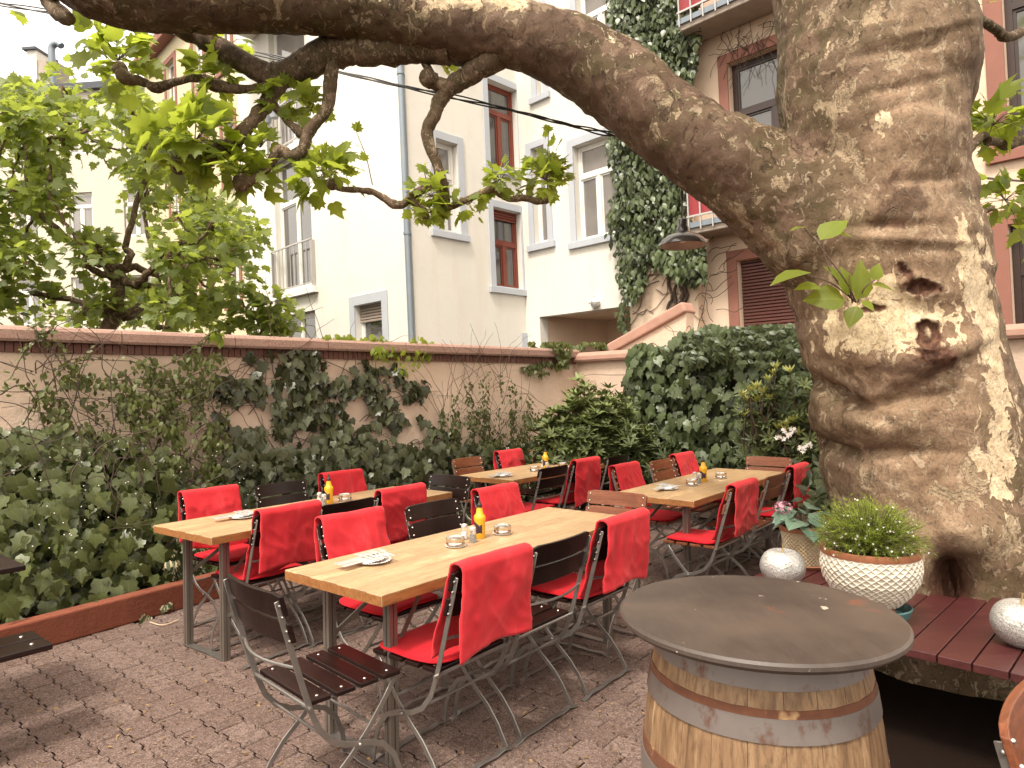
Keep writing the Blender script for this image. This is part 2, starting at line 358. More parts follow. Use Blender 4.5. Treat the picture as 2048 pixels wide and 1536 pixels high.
M['needle'] = leafmat('needle_leaf', (.05, .085, .012), (.34, .42, .05), (.40, .5, .05), .5, .35, .3, False)
M['petal_white'] = plain('white_petal', (.75, .70, .66), .6, var=.05)
M['petal_pink'] = plain('pink_petal', (.46, .22, .27), .6, var=.25, nsc=60)
M['led'] = plain('fairy_light_bead', (.7, .66, .6), .25, var=.02)
# ------------------------------------------------------------------ leaves
def T_ovate(w=.5, fold=.12, droop=.18):
    ys = [0, .18, .42, .7, 1]; ws = [.0, .36, .5, .34, 0]; v = []; f = []
    for y, x in zip(ys, ws):
        z = -droop*y*y
        v += [(-x*w*1.0, y, z+fold*x*w), (0, y, z), (x*w*1.0, y, z+fold*x*w)]
    for i in range(4):
        a = 3*i
        f += [(a, a+1, a+4, a+3), (a+1, a+2, a+5, a+4)]
    return v, f
def T_star(pts, fold=.10, droop=.25):
    """pts: right half outline from base to tip; mirrored; fan from a centre point"""
    out = [(0, 0)] + pts; left = [(-x, y) for x, y in pts[:-1]][::-1]
    ring = out + left; c = (0, .38)
    v = [(c[0], c[1], -.02)] + [(x, y, fold*abs(x) - droop*(y-.2)**2 - .12*abs(x)**2*2) for x, y in ring]
    n = len(ring); f = [(0, 1+i, 1+(i+1) % n) for i in range(n)]
    return v, f
PLANE = T_star([(.22, -.06), (.34, .10), (.58, .12), (.46, .30), (.66, .52), (.40, .52), (.30, .60), (.34, .78), (.14, .78), (0, 1.05)])
PLANE2 = T_star([(.20, -.05), (.42, .05), (.52, .22), (.40, .34), (.60, .62), (.30, .58), (.20, .74), (.12, .9), (0, 1.1)], .16, .42)
IVY = T_star([(.28, -.08), (.42, .18), (.36, .36), (.50, .50), (.26, .58), (.14, .80), (0, 1.0)], .12, .3)
OVATE = T_ovate(.62); LANCE = T_ovate(.30, .2, .1); BROAD = T_ovate(.85, .15, .3)
NEEDLE = ([(-.035, 0, 0), (.035, 0, 0), (.02, .6, .02), (0, 1, .05)], [(0, 1, 2, 3)])
FLOWER = ([(0, 0, 0)] + [(.5*math.cos(a)*r, .5*math.sin(a)*r, .12*r) for k in range(5) for a, r in ((2*PI*k/5, 1), (2*PI*(k+.5)/5, .45))], [(0, 1+i, 1+(i+1) % 10) for i in range(10)])

def leaf_frames(tip, nrm):
    t = tip/np.linalg.norm(tip, axis=1, keepdims=True)
    n = nrm - (nrm*t).sum(1, keepdims=True)*t
    l = np.linalg.norm(n, axis=1, keepdims=True); n = np.where(l > 1e-5, n/np.maximum(l, 1e-5), np.array([[.3, .2, .9]]))
    x = np.cross(t, n); return x, t, n
def leaf_mesh(name, tmpl, mat, pos, tip, nrm, size, tint):
    V = np.array(tmpl[0], float); F = tmpl[1]; nv = len(V); N = len(pos)
    x, t, n = leaf_frames(tip, nrm); s = size[:, None, None]
    P = (V[None, :, 0, None]*x[:, None] + V[None, :, 1, None]*t[:, None] + V[None, :, 2, None]*n[:, None])*s + pos[:, None]
    me = bpy.data.meshes.new(name)
    li = np.concatenate([np.array(f) for f in F]); ls = np.array([len(f) for f in F])
    me.vertices.add(N*nv); me.vertices.foreach_set('co', P.reshape(-1).astype(np.float32))
    L = (np.arange(N)[:, None]*nv + li[None]).reshape(-1); me.loops.add(len(L)); me.loops.foreach_set('vertex_index', L.astype(np.int32))
    st = np.concatenate([[0], np.cumsum(ls)[:-1]]); me.polygons.add(N*len(F))
    me.polygons.foreach_set('loop_start', (np.arange(N)[:, None]*len(li) + st[None]).reshape(-1).astype(np.int32))
    me.update(calc_edges=True)
    me.polygons.foreach_set('use_smooth', np.ones(N*len(F), bool))
    a = me.attributes.new('tint', 'FLOAT', 'POINT'); a.data.foreach_set('value', np.repeat(tint, nv).astype(np.float32))
    uv = me.uv_layers.new(name='UVMap'); U = np.c_[V[:, 0]+.5, V[:, 1]][li]; uv.data.foreach_set('uv', np.tile(U, (N, 1)).reshape(-1).astype(np.float32))
    me.materials.append(mat); return me

class Leaves:
    """collects leaves of one plant; the largest in view become parts of their own, the rest one joined part"""
    def __init__(s): s.p = []; s.t = []; s.n = []; s.s = []; s.c = []; s.r = []
    def add(s, p, t, n, size, tint, front=1.0):
        s.p.append(p); s.t.append(t); s.n.append(n); s.s.append(size); s.c.append(tint); s.r.append(front)
    def build(s, root, tmpl, mat, name='leaf', limit=300, mass='foliage', templ2=None, minpx=9, slot=None):
        P = np.array(s.p, float); T = np.array(s.t, float); N = np.array(s.n, float); S = np.array(s.s); C = np.clip(np.array(s.c), 0, 1); R = np.array(s.r)
        bad = np.linalg.norm(T, axis=1) < 1e-6; T[bad] = (0, 0, -1)
        off = np.array(root.location); px, d = proj(P)
        inside = (px[:, 0] > -10) & (px[:, 0] < 2058) & (px[:, 1] > -10) & (px[:, 1] < 1546) & (d > .1)
        show = np.where(inside, S/np.maximum(d, .1)*FPX, 0)
        score = show*R; score[show < minpx] = -1
        order = np.argsort(-score); pick = [i for i in order[:limit] if score[i] > 0]
        mask = np.ones(len(P), bool); mask[pick] = False
        if mask.sum():
            o = link(mass, leaf_mesh(mass, tmpl, mat, P[mask]-off, T[mask], N[mask], S[mask], C[mask]), root); o['kind'] = 'stuff'
        if pick:
            K = 6; vars_ = []
            for k in range(K):
                vars_.append(leaf_mesh(name, (templ2 if templ2 and k % 2 else tmpl), mat, np.zeros((1, 3)), np.array([[0, 1., 0]]), np.array([[0, 0, 1.]]), np.ones(1), np.array([(k+.5)/K])))
            x, t, n = leaf_frames(T[pick], N[pick])
            for j, i in enumerate(pick):
                o = bpy.data.objects.new(name, vars_[min(K-1, int(C[i]*K))]); COL.objects.link(o); o.parent = root
                sz = S[i]; p = P[i]-off
                o.matrix_local = Matrix(((x[j][0]*sz, t[j][0]*sz, n[j][0]*sz, p[0]), (x[j][1]*sz, t[j][1]*sz, n[j][1]*sz, p[1]), (x[j][2]*sz, t[j][2]*sz, n[j][2]*sz, p[2]), (0, 0, 0, 1)))
def rv(s=1.0): return rng.normal(size=3)*s
def fbm(p, sc, seed=0.0):
    return noise.fractal(Vector((p[0]*sc+seed, p[1]*sc+seed*.7, p[2]*sc-seed)), 1.0, 2.0, 4)

# ------------------------------------------------------------------ the setting: ground, paving, kerb bed
U1 = np.array([.745, .667, 0]); N1 = np.array([.667, -.745, 0]); D1 = 6.4     # yard wall: runs along U1, faces N1 (towards the tables)
Z = np.array([0, 0, 1.0])
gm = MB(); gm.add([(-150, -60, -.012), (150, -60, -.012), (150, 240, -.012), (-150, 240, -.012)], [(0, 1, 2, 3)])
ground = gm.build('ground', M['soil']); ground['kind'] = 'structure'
W1P = N1*(-D1)                                   # a point of the yard wall plane
CORNER = onplane(1150, 705, W1P, N1); CORNER[2] = 0
W2D = np.array([.731, -.682, 0]); W2D /= np.linalg.norm(W2D); N2 = np.array([-W2D[1], W2D[0], 0])*-1   # faces the camera
if N2[1] > 0: N2 = -N2
KA = hz(-260, 1395, 0); KB = hz(109, 1291, 0); KC = hz(450, 1194, 0)
kd = (KC-KB)/np.linalg.norm(KC-KB); kd[2] = 0; KE = KB + kd*5.0; KA = KB - kd*2.4
kn = np.array([-kd[1], kd[0], 0])                # towards the wall
def paver_pts(L, Wd, g=.0026, amp=.0135, ins=0):
    xs = [-.5, -.41, -.35, -.15, -.09, .09, .15, .35, .41, .5]; zz = [0, 0, 1, 1, 0, 0, 1, 1, 0, 0]
    f = 1-2*(g+ins)/L
    bot = [(x*L*f, -Wd/2 + amp*(z-.5) + g+ins) for x, z in zip(xs, zz)]; top = [(x*L*f, Wd/2 + amp*(z-.5) - g-ins) for x, z in zip(xs, zz)][::-1]
    return bot+top
def paver_mesh(seed):
    r = random.Random(seed); o = paver_pts(PL_, PW_); oi = paver_pts(PL_, PW_, ins=.004); n = len(o)
    vs = [(x, y, 0) for x, y in oi] + [(x, y, -.006) for x, y in o]
    fs = [tuple(range(n))] + [(k, n+k, n+(k+1) % n, (k+1) % n) for k in range(n)]
    me = bpy.data.meshes.new('paver'); me.from_pydata(vs, [], fs); me.materials.append(M['paver'])
    a = me.attributes.new('tint', 'FLOAT', 'POINT'); a.data.foreach_set('value', [r.random()]*len(vs)); return me, vs, fs
PL_, PW_ = .225, .135
pav = empty('paving', (0, 0, 0)); pav['kind'] = 'structure'
ang = .885-PI/2; e1 = np.array([math.cos(ang), math.sin(ang), 0]); e2 = np.array([-e1[1], e1[0], 0])
variants = [paver_mesh(i) for i in range(10)]
cells = []
for i in range(-50, 50):
    for j in range(-75, 75):
        p = e1*(i*PL_ + (PL_/2 if j % 2 else 0)) + e2*(j*PW_)
        if p[1] < .6 or p[0] < -4.2 or p[0] > 4.6: continue
        if (p-KB) @ kn > .07: continue
        if (p - W1P) @ N1 < .15 or (p-CORNER) @ N2 < .1: continue
        if p @ np.array([.7071, .7071, 0]) > 2.80 and p @ np.array([.7071, -.7071, 0]) > -1.55: continue  # no pavers around the tree bench; near-black soil deepens the shade there
        q, d = proj(p); vis = (-40 < q[0, 0] < 2088) and (q[0, 1] < 1580)
        cells.append((p, q[0], d[0] if vis else 99))
def blocked(q): return q[0] > 1290 and q[1] > 1150
cells.sort(key=lambda c: c[2]+(50 if blocked(c[1]) else 0))
rv_, rf_, rt_ = [], [], []
for k, (p, q, d) in enumerate(cells):
    me, vs, fs = variants[random.randrange(10)]
    dz = random.uniform(-.002, .002); tx, ty = random.uniform(-.006, .006), random.uniform(-.006, .006); da = ang + random.uniform(-.012, .012)
    sx = random.uniform(-.0015, .0015)
    MM = Matrix.Translation((p[0]+sx, p[1], dz)) @ Matrix.Rotation(da, 4, 'Z') @ Matrix.Rotation(tx, 4, 'X') @ Matrix.Rotation(ty, 4, 'Y')
    if k < 300:
        o = bpy.data.objects.new('paver', me); COL.objects.link(o); o.parent = pav; o.matrix_local = MM
    else:
        b = len(rv_); rv_ += [tuple(MM @ Vector(v)) for v in vs]; rf_ += [tuple(b+i for i in f) for f in fs]; rt_ += [random.random()]*len(vs)
me = bpy.data.meshes.new('paver_field'); me.from_pydata(rv_, [], rf_); me.materials.append(M['paver'])
me.attributes.new('tint', 'FLOAT', 'POINT').data.foreach_set('value', rt_)
link('paver_field', me, pav)['kind'] = 'stuff'

# planting bed kerb
kb = MB(); kb.slab(KA, kd, 7.4, kn, .11, Z, .185)
kerb = kb.build('bed_kerb', M['kerb'], bevel=.012, seg=2); tag(kerb, 'low terracotta red kerb along the ivy bed', 'kerb')
sm_ = MB(); sm_.slab(KA+kn*.112, kd, 6.0, kn, 2.2, Z, .11); so_ = sm_.build('bed_soil', M['soil']); so_['kind'] = 'structure'

# yard wall with coping
ws = -4.6
yw = empty('yard_wall', tuple(CORNER - U1*4.0), label='long peach rendered yard wall behind the ivy with stone coping', cat='wall')
LW = 12.0; TOPZ = 1.90
A0 = CORNER - U1*LW
b_ = MB(); b_.slab(A0, U1, LW, -N1, .24, Z, TOPZ); b_.build('rendered_wall', M['yard_wall'], yw, world=True)
n_ = int(LW/.055); b_ = MB()
for i in range(n_):
    b_.slab(A0 + U1*(i*.055+.004) + N1*(.028+random.uniform(-.002, .002)) + Z*TOPZ, U1, .049, -N1, .30, Z, .078)
o = b_.build('tile_course', M['coping_brick'], yw, world=True); o['kind'] = 'stuff'
s_ = 0
while s_ < LW-.02:
    l_ = min(.92, LW-s_); c_ = MB()
    prof = [(.075, .08), (.085, .10), (.085, .165), (.06, .19), (-.12, .215), (-.30, .19), (-.32, .10), (-.30, .08)]
    vs = [A0+U1*(s_+.003+e*(l_-.006)) + N1*a + Z*(TOPZ+z_) for e in (0, 1) for a, z_ in prof]; k_ = len(prof)
    c_.add(vs, [tuple(range(k_)), tuple(range(2*k_-1, k_-1, -1))] + [(i, k_+i, k_+(i+1) % k_, (i+1) % k_) for i in range(k_)])
    c_.build('coping_stone', M['coping'], yw, world=True); s_ += l_
# second wall, running right from the corner behind the hedge
rw = empty('side_wall', tuple(CORNER + W2D*2), label='short peach wall with rounded coping right of the yard corner', cat='wall')
b_ = MB(); b_.slab(CORNER+W2D*.02, W2D, 6.5, -N2, .24, Z, TOPZ+.02); b_.build('rendered_wall', M['yard_wall'], rw, world=True)
s_ = .02
while s_ < 6.4:
    l_ = 1.1; c_ = MB(); prof = [(.07, .022), (.085, .05), (.08, .10), (.04, .14), (-.10, .16), (-.3, .13), (-.3, .022)]
    vs = [CORNER+W2D*(s_+.003+e*(l_-.006)) + N2*a + Z*(TOPZ+z_) for e in (0, 1) for a, z_ in prof]; k_ = len(prof)
    c_.add(vs, [tuple(range(k_)), tuple(range(2*k_-1, k_-1, -1))] + [(i, k_+i, k_+(i+1) % k_, (i+1) % k_) for i in range(k_)])
    c_.build('coping_stone', M['pink_coping'], rw, world=True); s_ += l_
# sloping stair parapet behind it
SP = CORNER - N2*.55
def onpar(x, y): return onplane(x, y, SP, N2)
pa, pb = onpar(1232, 700), onpar(1372, 622)
dd = (pb-pa); ll = np.linalg.norm(dd); dd = dd/ll
st = empty('stair_parapet', (pa[0], pa[1], 0), label='peach stair parapet rising to the right with pink sloping coping', cat='parapet')
b_ = MB(); vs = []
for off in (0, -.2):
    vs += [pa+N2*off+Z*(-pa[2]), pb+N2*off+Z*(-pb[2]), pb+N2*off-Z*.02, pa+N2*off-Z*.02]
b_.add(vs, [(0, 1, 2, 3), (7, 6, 5, 4), (0, 4, 5, 1), (1, 5, 6, 2), (2, 6, 7, 3), (3, 7, 4, 0)]); b_.build('rendered_wall', M['yard_wall'], st, world=True)
b_ = MB(); pn = np.cross(dd, N2); pn = pn if pn[2] > 0 else -pn
b_.slab(pa-dd*.1+N2*.05+pn*-.02, dd, ll+.12, -N2, .30, pn, .15); b_.build('coping_stone', M['pink_coping'], st, bevel=.03, seg=3, world=True)
# ------------------------------------------------------------------ houses
LEAN = np.array([-.026, 0, 1.0])
class Facade:
    """a wall plane: w runs right, up leans a little, n faces the yard; q(x, y) reads a sight line as (s, z) on it"""
    def __init__(s, O, w):
        s.O = np.array([O[0], O[1], 0.0]); s.w = np.array([w[0], w[1], 0.0]); s.w /= np.linalg.norm(s.w); s.up = LEAN
        s.n = np.cross(s.w, s.up); s.n /= np.linalg.norm(s.n)
    def P(s, a, z, t=0): return s.O + s.w*a + s.up*z + s.n*t
    def q(s, x, y, t=0):
        p = onplane(x, y, s.O+s.n*t, s.n) - s.O - s.n*t
        z = p[2]/s.up[2]; p = p - s.up*z; return p @ s.w, z
    def bx(s, mb, a0, a1, z0, z1, t0, t1):
        """box between s, z, and depth t0 < t1 (t out of the wall)"""
        vs = [s.P(a, z, t) for a in (a0, a1) for z in (z0, z1) for t in (t0, t1)]
        return mb.add(vs, [(0, 1, 3, 2), (4, 6, 7, 5), (0, 4, 5, 1), (2, 3, 7, 6), (0, 2, 6, 4), (1, 5, 7, 3)])
    def wall(s, mb, a0, a1, z0, z1, holes, rev=.22, t=0):
        A = sorted({a0, a1} | {min(max(h[i], a0), a1) for h in holes for i in (0, 1)}); Zs = sorted({z0, z1} | {min(max(h[i], z0), z1) for h in holes for i in (2, 3)})
        for i in range(len(A)-1):
            for j in range(len(Zs)-1):
                ca, cz = (A[i]+A[i+1])/2, (Zs[j]+Zs[j+1])/2
                if A[i+1]-A[i] < 1e-6 or Zs[j+1]-Zs[j] < 1e-6: continue
                if any(h[0] < ca < h[1] and h[2] < cz < h[3] for h in holes): continue
                mb.add([s.P(A[i], Zs[j], t), s.P(A[i+1], Zs[j], t), s.P(A[i+1], Zs[j+1], t), s.P(A[i], Zs[j+1], t)], [(0, 1, 2, 3)])
        for h in holes:
            c = [(h[0], h[2]), (h[1], h[2]), (h[1], h[3]), (h[0], h[3])]
            for k in range(4):
                p, r = c[k], c[(k+1) % 4]
                mb.add([s.P(*p, t), s.P(*r, t), s.P(*r, t-rev), s.P(*p, t-rev)], [(3, 2, 1, 0)])
    def window(s, root, a0, a1, z0, z1, frame, glass, rev=.2, cols=2, transom=.32, surround=None, sw=.13, sill=True, shutter=0, shmat=None, fw=.06, bottom_bars=False, proud=.03, label=None):
        w = MB(); t1 = -rev+.06; t0 = -rev-.02; e = .004
        a0 += e; a1 -= e; zz0, zz1 = z0+e, z1-e
        s.bx(w, a0, a0+fw, zz0, zz1, t0, t1); s.bx(w, a1-fw, a1, zz0, zz1, t0, t1); s.bx(w, a0+fw, a1-fw, zz0, zz0+fw, t0, t1-.003); s.bx(w, a0+fw, a1-fw, zz1-fw, zz1, t0, t1-.003)
        zt = zz1-(zz1-zz0)*transom if transom else zz1-fw
        if transom: s.bx(w, a0+fw, a1-fw, zt-.045, zt+.045, t0, t1+.012)
        for k in range(1, cols):
            am = a0+(a1-a0)*k/cols; s.bx(w, am-.05, am+.05, zz0+fw, zt-.045 if transom else zt, t0, t1+.006)
        win = w.build('window', frame, root, world=True)
        if label: win['label'] = label
        # sash rims and panes
        def pane(x0, x1, y0, y1):
            r = MB(); g = .035
            s.bx(r, x0, x0+g, y0, y1, t0, t1-.012); s.bx(r, x1-g, x1, y0, y1, t0, t1-.012); s.bx(r, x0+g, x1-g, y0, y0+g, t0, t1-.014); s.bx(r, x0+g, x1-g, y1-g, y1, t0, t1-.014)
            r.build('sash', frame, win, world=False).data.transform(Matrix.Translation(-Vector(root.location)))
            p = MB(); s.bx(p, x0+g, x1-g, y0+g, y1-g, t0-.01, t1-.035); o = p.build('pane', glass, win); o.data.transform(Matrix.Translation(-Vector(root.location)))
        for k in range(cols):
            x0 = a0+(a1-a0)*k/cols+(fw if k == 0 else .05); x1 = a0+(a1-a0)*(k+1)/cols-(fw if k == cols-1 else .05)
            pane(x0+.002, x1-.002, zz0+fw+.002, (zt-.047) if transom else zt-.002)
        if transom: pane(a0+fw+.002, a1-fw-.002, zt+.047, zz1-fw-.002)
        if shutter:
            zs = z1-(z1-z0)*shutter; n = max(2, int((z1-zs)/.055)); h = (z1-zs)/n
            if n <= 60:
                for k in range(n):
                    c = MB(); zc = z1-k*h; vs = []
                    for a in (a0+.02, a1-.02):
                        for tt, zq in ((t1+.015, zc-.002), (t1+.035, zc-h*.3), (t1+.035, zc-h*.75), (t1+.015, zc-h*.95)): vs.append(s.P(a, zq, tt))
                    c.add(vs, [(0, 1, 5, 4), (1, 2, 6, 5), (2, 3, 7, 6), (3, 0, 4, 7), (3, 2, 1, 0), (4, 5, 6, 7)], False)
                    o = c.build('shutter_slat', shmat, win); o.data.transform(Matrix.Translation(-Vector(root.location)))
        if surround:
            r = MB(); p1 = proud; q0 = -.002
            s.bx(r, a0-e-sw, a0-e, z0-(0 if sill else sw), z1+sw, q0, p1); s.bx(r, a1+e, a1+e+sw, z0-(0 if sill else sw), z1+sw, q0, p1)
            s.bx(r, a0-e, a1+e, z1, z1+sw, q0, p1)
            if sill: s.bx(r, a0-e-sw-.05, a1+e+sw+.05, z0-.13, z0, q0, p1+.04); s.bx(r, a0-e, a1+e, z0, z0+.03, -rev+.065, 0)
            else: s.bx(r, a0-e, a1+e, z0-sw, z0, q0, p1)
            r.build('window_surround', surround, root, bevel=.004, world=True)
        return win
def px_hole(F, x0, y0, x1, y1):
    """opening from the sight lines of its top left and bottom right corners"""
    a0, z1 = F.q(x0, y0); a1, z0 = F.q(x1, y1); return (a0, a1, z0, z1)

WD = np.array([.723, -.691]); UD = np.array([.691, .723])
P0 = aty(836, 500, 12.9); P1 = aty(1056, 450, 15.0)
ud = (P1-P0)[:2]; LB = np.linalg.norm(ud); ud /= LB; wd = np.array([ud[1], -ud[0]])
FB = Facade(P0, ud); FC = Facade(P1, wd)
LAq = 7.6; FA = Facade(P0 - np.append(wd, 0)*LAq, wd)
HT = 13.5
wb = empty('white_apartment_house', (P0[0], P0[1], 0), label='white rendered apartment house with grey window surrounds behind the yard wall', cat='building')
# facade A (left of the down pipe)
fA = [px_hole(FA, 546, 324, 628, 572), px_hole(FA, 555, 640, 634, 720), px_hole(FA, 542, -60, 632, 262), px_hole(FA, 710, 612, 768, 690)]
fA[1] = (fA[0][0], fA[0][1], fA[0][2]-3.0, fA[0][2]-.55); fA[2] = (fA[0][0], fA[0][1], fA[0][2]+3.45, fA[0][3]+3.3)
b_ = MB(); FA.wall(b_, 0, LAq, 0, HT, fA, .25)
FA.window(wb, *fA[0], M['white_frame'], M['glass'], .2, 2, .34, fw=.09, label='tall white french window with a transom light')
FA.window(wb, *fA[1], M['white_frame'], M['glass'], .2, 2, 0, fw=.09)
FA.window(wb, *fA[2], M['white_frame'], M['glass_curtain'], .2, 2, .34, fw=.09)
FA.window(wb, *fA[3], M['white_frame'], M['glass'], .2, 1, 0, M['trim_grey'], .2, shutter=.42, shmat=M['shutter_grey'], fw=.07, label='small window with half lowered grey shutter')
# balcony rails in front of the french windows
for h in (fA[0], fA[2]):
    r = MB(); zt = h[2]+1.05
    FA.bx(r, h[0]-.12, h[1]+.12, zt, zt+.035, .08, .115); FA.bx(r, h[0]-.12, h[1]+.12, h[2]+.06, h[2]+.09, .08, .11)
    FA.bx(r, h[0]-.12, h[0]-.09, h[2]-.05, zt, -.001, .1); FA.bx(r, h[1]+.09, h[1]+.12, h[2]-.05, zt, -.001, .1)
    rl = r.build('balcony_railing', M['rail'], wb, world=True)
    n = 11
    for k in range(n):
        c = MB(); a = h[0]-.08+(h[1]-h[0]+.16)*k/(n-1); FA.bx(c, a-.009, a+.009, h[2]+.09, zt, .088, .106)
        o = c.build('baluster', M['rail'], rl); o.data.transform(Matrix.Translation(-Vector(wb.location)))
    r = MB(); FA.bx(r, h[0]-.2, h[1]+.2, h[2]-.16, h[2]-.02, -.001, .13); r.build('door_sill', M['white_frame'], wb, world=True)
h = fA[2]; r = MB(); FA.bx(r, h[0]-.9, h[1]+.25, h[3]+.12, h[3]+.40, -.001, 1.0); r.build('balcony_slab', M['white_wall'], wb, bevel=.01, world=True)
for k in range(2):
    a = h[0]+.28+k*.42; c = MB(); p = FA.P(a, h[2]+.72, .26); c.lathe([(.09, 0), (.14, .16), (.155, .17), (.155, .19)], 16, p); c.build('flower_pot', M['trim_grey'], wb, world=True)
# facade B
fB = [px_hole(FB, 870, 276, 921, 470), px_hole(FB, 973, 157, 1039, 348), px_hole(FB, 985, 413, 1047, 581), px_hole(FB, 868, -60, 922, 128)]
FB.wall(b_, 0, LB, 0, HT, fB, .25)
FB.window(wb, *fB[0], M['white_frame'], M['glass_curtain'], .2, 2, .36, M['trim_grey'], .16, label='white window near the down pipe')
FB.window(wb, *fB[1], M['red_frame'], M['glass'], .2, 2, .33, M['trim_grey'], .15, fw=.07, label='upper red brown stair window')
FB.window(wb, *fB[2], M['red_frame'], M['glass'], .2, 2, .42, M['trim_grey'], .15, fw=.07, shutter=.13, shmat=M['red_frame'], label='lower red brown stair window with shutter box')
FB.window(wb, *fB[3], M['white_frame'], M['glass_curtain'], .2, 2, .36, M['trim_grey'], .16)
# facade C
LC = FC.q(1262, 500)[0]
fC = [px_hole(FC, 1062, 299, 1097, 484), px_hole(FC, 1062, -80, 1087, 188), px_hole(FC, 1146, 294, 1236, 466), px_hole(FC, 1150, -40, 1238, 140), px_hole(FC, 1079, 634, 1240, 900)]
fC[4] = (fC[4][0], LC-.02, .0, fC[4][3])
FC.wall(b_, 0, LC, 0, HT, fC, .25)
b_.build('rendered_wall', M['white_wall'], wb, world=True)

FC.window(wb, *fC[0], M['white_frame'], M['glass_curtain'], .2, 1, 0, M['trim_grey'], .15, label='narrow white window in the inner corner')
FC.window(wb, *fC[1], M['white_frame'], M['glass_curtain'], .2, 1, 0, M['trim_grey'], .15)
FC.window(wb, *fC[2], M['white_frame'], M['glass_curtain'], .2, 2, .32, M['trim_grey'], .16, label='large white window beside the ivy column')
FC.window(wb, *fC[3], M['white_frame'], M['glass_curtain'], .2, 2, .36, M['trim_grey'], .16)
# passage behind the entrance opening
h = fC[4]; c = MB()
FC.bx(c, h[0]-.3, h[1]+.4, -.01, h[3]+.3, -2.6, -2.4); FC.bx(c, h[0]-.25, h[0]-.02, 0, h[3]+.3, -2.4, -.26); FC.bx(c, h[0]-.02, h[1]+.4, h[3]+.02, h[3]+.25, -2.4, -.26)
c.build('passage_wall', M['peach_wall'], wb, world=True)
c = MB(); am = h[0]+(h[1]-h[0])*.62; FC.bx(c, am, am+.05, 0, h[3], -2.39, -2.32); FC.bx(c, am+.72, h[1]+.3, 0, h[3]-.15, -2.39, -2.34); c.build('passage_door', M['dark_frame'], wb, world=True)
# upper body: sides, roof
c = MB()
pA = FA.P(0, 0); 
def prism(mb, pts, z0, z1, lean=True):
    n = len(pts); up = LEAN if lean else Z
    vs = [np.append(p[:2], 0)+up*z for z in (z0, z1) for p in pts]
    mb.add(vs, [tuple(range(n))[::-1], tuple(range(n, 2*n))] + [(i, (i+1) % n, n+(i+1) % n, n+i) for i in range(n)])
back = np.append(ud, 0)
prism(c, [FA.P(-.35, 0, -.1), P0-FA.n*.4+FB.n*-.4, P1-FC.n*.5-FB.n*.4, FC.P(LC, 0, -3.2), FC.P(LC, 0, -9), FA.P(-.35, 0, -9)], HT-.05, HT+.35)
c.build('roof', M['slate'], wb, world=True)
c = MB(); FA.bx(c, -.02, 0.0, 0, HT, -6, 0); c.build('side_wall', M['white_wall'], wb, world=True)
# down pipe
a, z = FA.q(826, 560); c = MB(); c.tube([FA.P(a, 0, .09), FA.P(a, HT, .09)], .062, 12)
dp = c.build('down_pipe', M['zinc'], wb, world=True)
for z in (1.5, 4.55, 7.6, 10.5):
    c = MB(); c.tube([FA.P(a, z, .09), FA.P(a, z+.05, .09)], .075, 12); FA.bx(c, a-.015, a+.015, z, z+.04, 0, .05); o = c.build('pipe_clamp', M['zinc'], dp); o.data.transform(Matrix.Translation(-Vector(wb.location)))
# globe lamp with cage over the passage
a, z = FC.q(1194, 606); p = FC.P(a, z, .06); c = MB(); c.ball(p, .105, 12); gl = c.build('bulkhead_lamp', M['white_frame'], wb, world=True)
c = MB()
for k in range(2):
    w_ = FC.w if k else np.array(FC.up)
    c.tube([p + (w_*math.cos(t) + FC.n*math.sin(t))*.125 for t in np.linspace(0, PI, 9)], .009, 6)
o = c.build('lamp_cage', M['rail'], gl); o.data.transform(Matrix.Translation(-Vector(wb.location)))
c = MB(); a, z = FB.q(1049, 675); FB.bx(c, a-.1, a+.1, z-.3, z+.1, -.001, .03); c.build('vent_cover', M['trim_grey'], wb, world=True)

# ---- peach house on the right, in line with facade C
FD = Facade(FC.P(LC, 0), wd)
ph = empty('peach_apartment_house', tuple(FD.P(1.5, 0)), label='peach rendered house with pink window surrounds, red balcony and brown shutter behind the big trunk', cat='building')
ph.location.z = 0
hD = [px_hole(FD, 1455, 128, 1600, 300), px_hole(FD, 1474, 522, 1622, 672), px_hole(FD, 2001, -40, 2200, 262), px_hole(FD, 2016, 450, 2220, 731)]
zb = FD.q(1423, 478)[1]
hD[0] = (hD[0][0], hD[0][0]+1.45, zb+.32, hD[0][3]); hD[1] = (hD[1][0], hD[1][0]+1.55, FD.q(1541, 668)[1], hD[1][3])
hD[2] = (hD[2][0], hD[2][0]+1.2, hD[2][2], FD.q(2001, -40)[1]+.6); hD[3] = (hD[3][0], hD[3][0]+1.2, hD[3][2], hD[3][3])
c = MB(); FD.wall(c, 0, 9.5, 0, HT, hD, .25); c.build('rendered_wall', M['peach_wall'], ph, world=True)
FD.window(ph, *hD[0], M['dark_frame'], M['glass'], .2, 2, .33, M['trim_pink'], .17, sill=False, fw=.08, label='dark framed balcony door with transom')
FD.window(ph, *hD[1], M['dark_frame'], M['glass'], .2, 2, 0, M['trim_pink'], .18, shutter=1, shmat=M['shutter_brown'], label='ground floor window closed by a brown roller shutter')
FD.window(ph, *hD[2], M['dark_frame'], M['glass'], .2, 2, .33, M['trim_pink'], .2, fw=.08)
FD.window(ph, *hD[3], M['dark_frame'], M['glass'], .2, 2, .33, M['trim_pink'], .2, fw=.08)
c = MB(); prism(c, [FD.P(-.3, 0, .45), FD.P(9.5, 0, .45), FD.P(9.5, 0, -9), FD.P(-.3, 0, -9)], HT, HT+.4); c.build('roof', M['slate'], ph, world=True)
aL = FD.q(1378, 455, .62)[0]
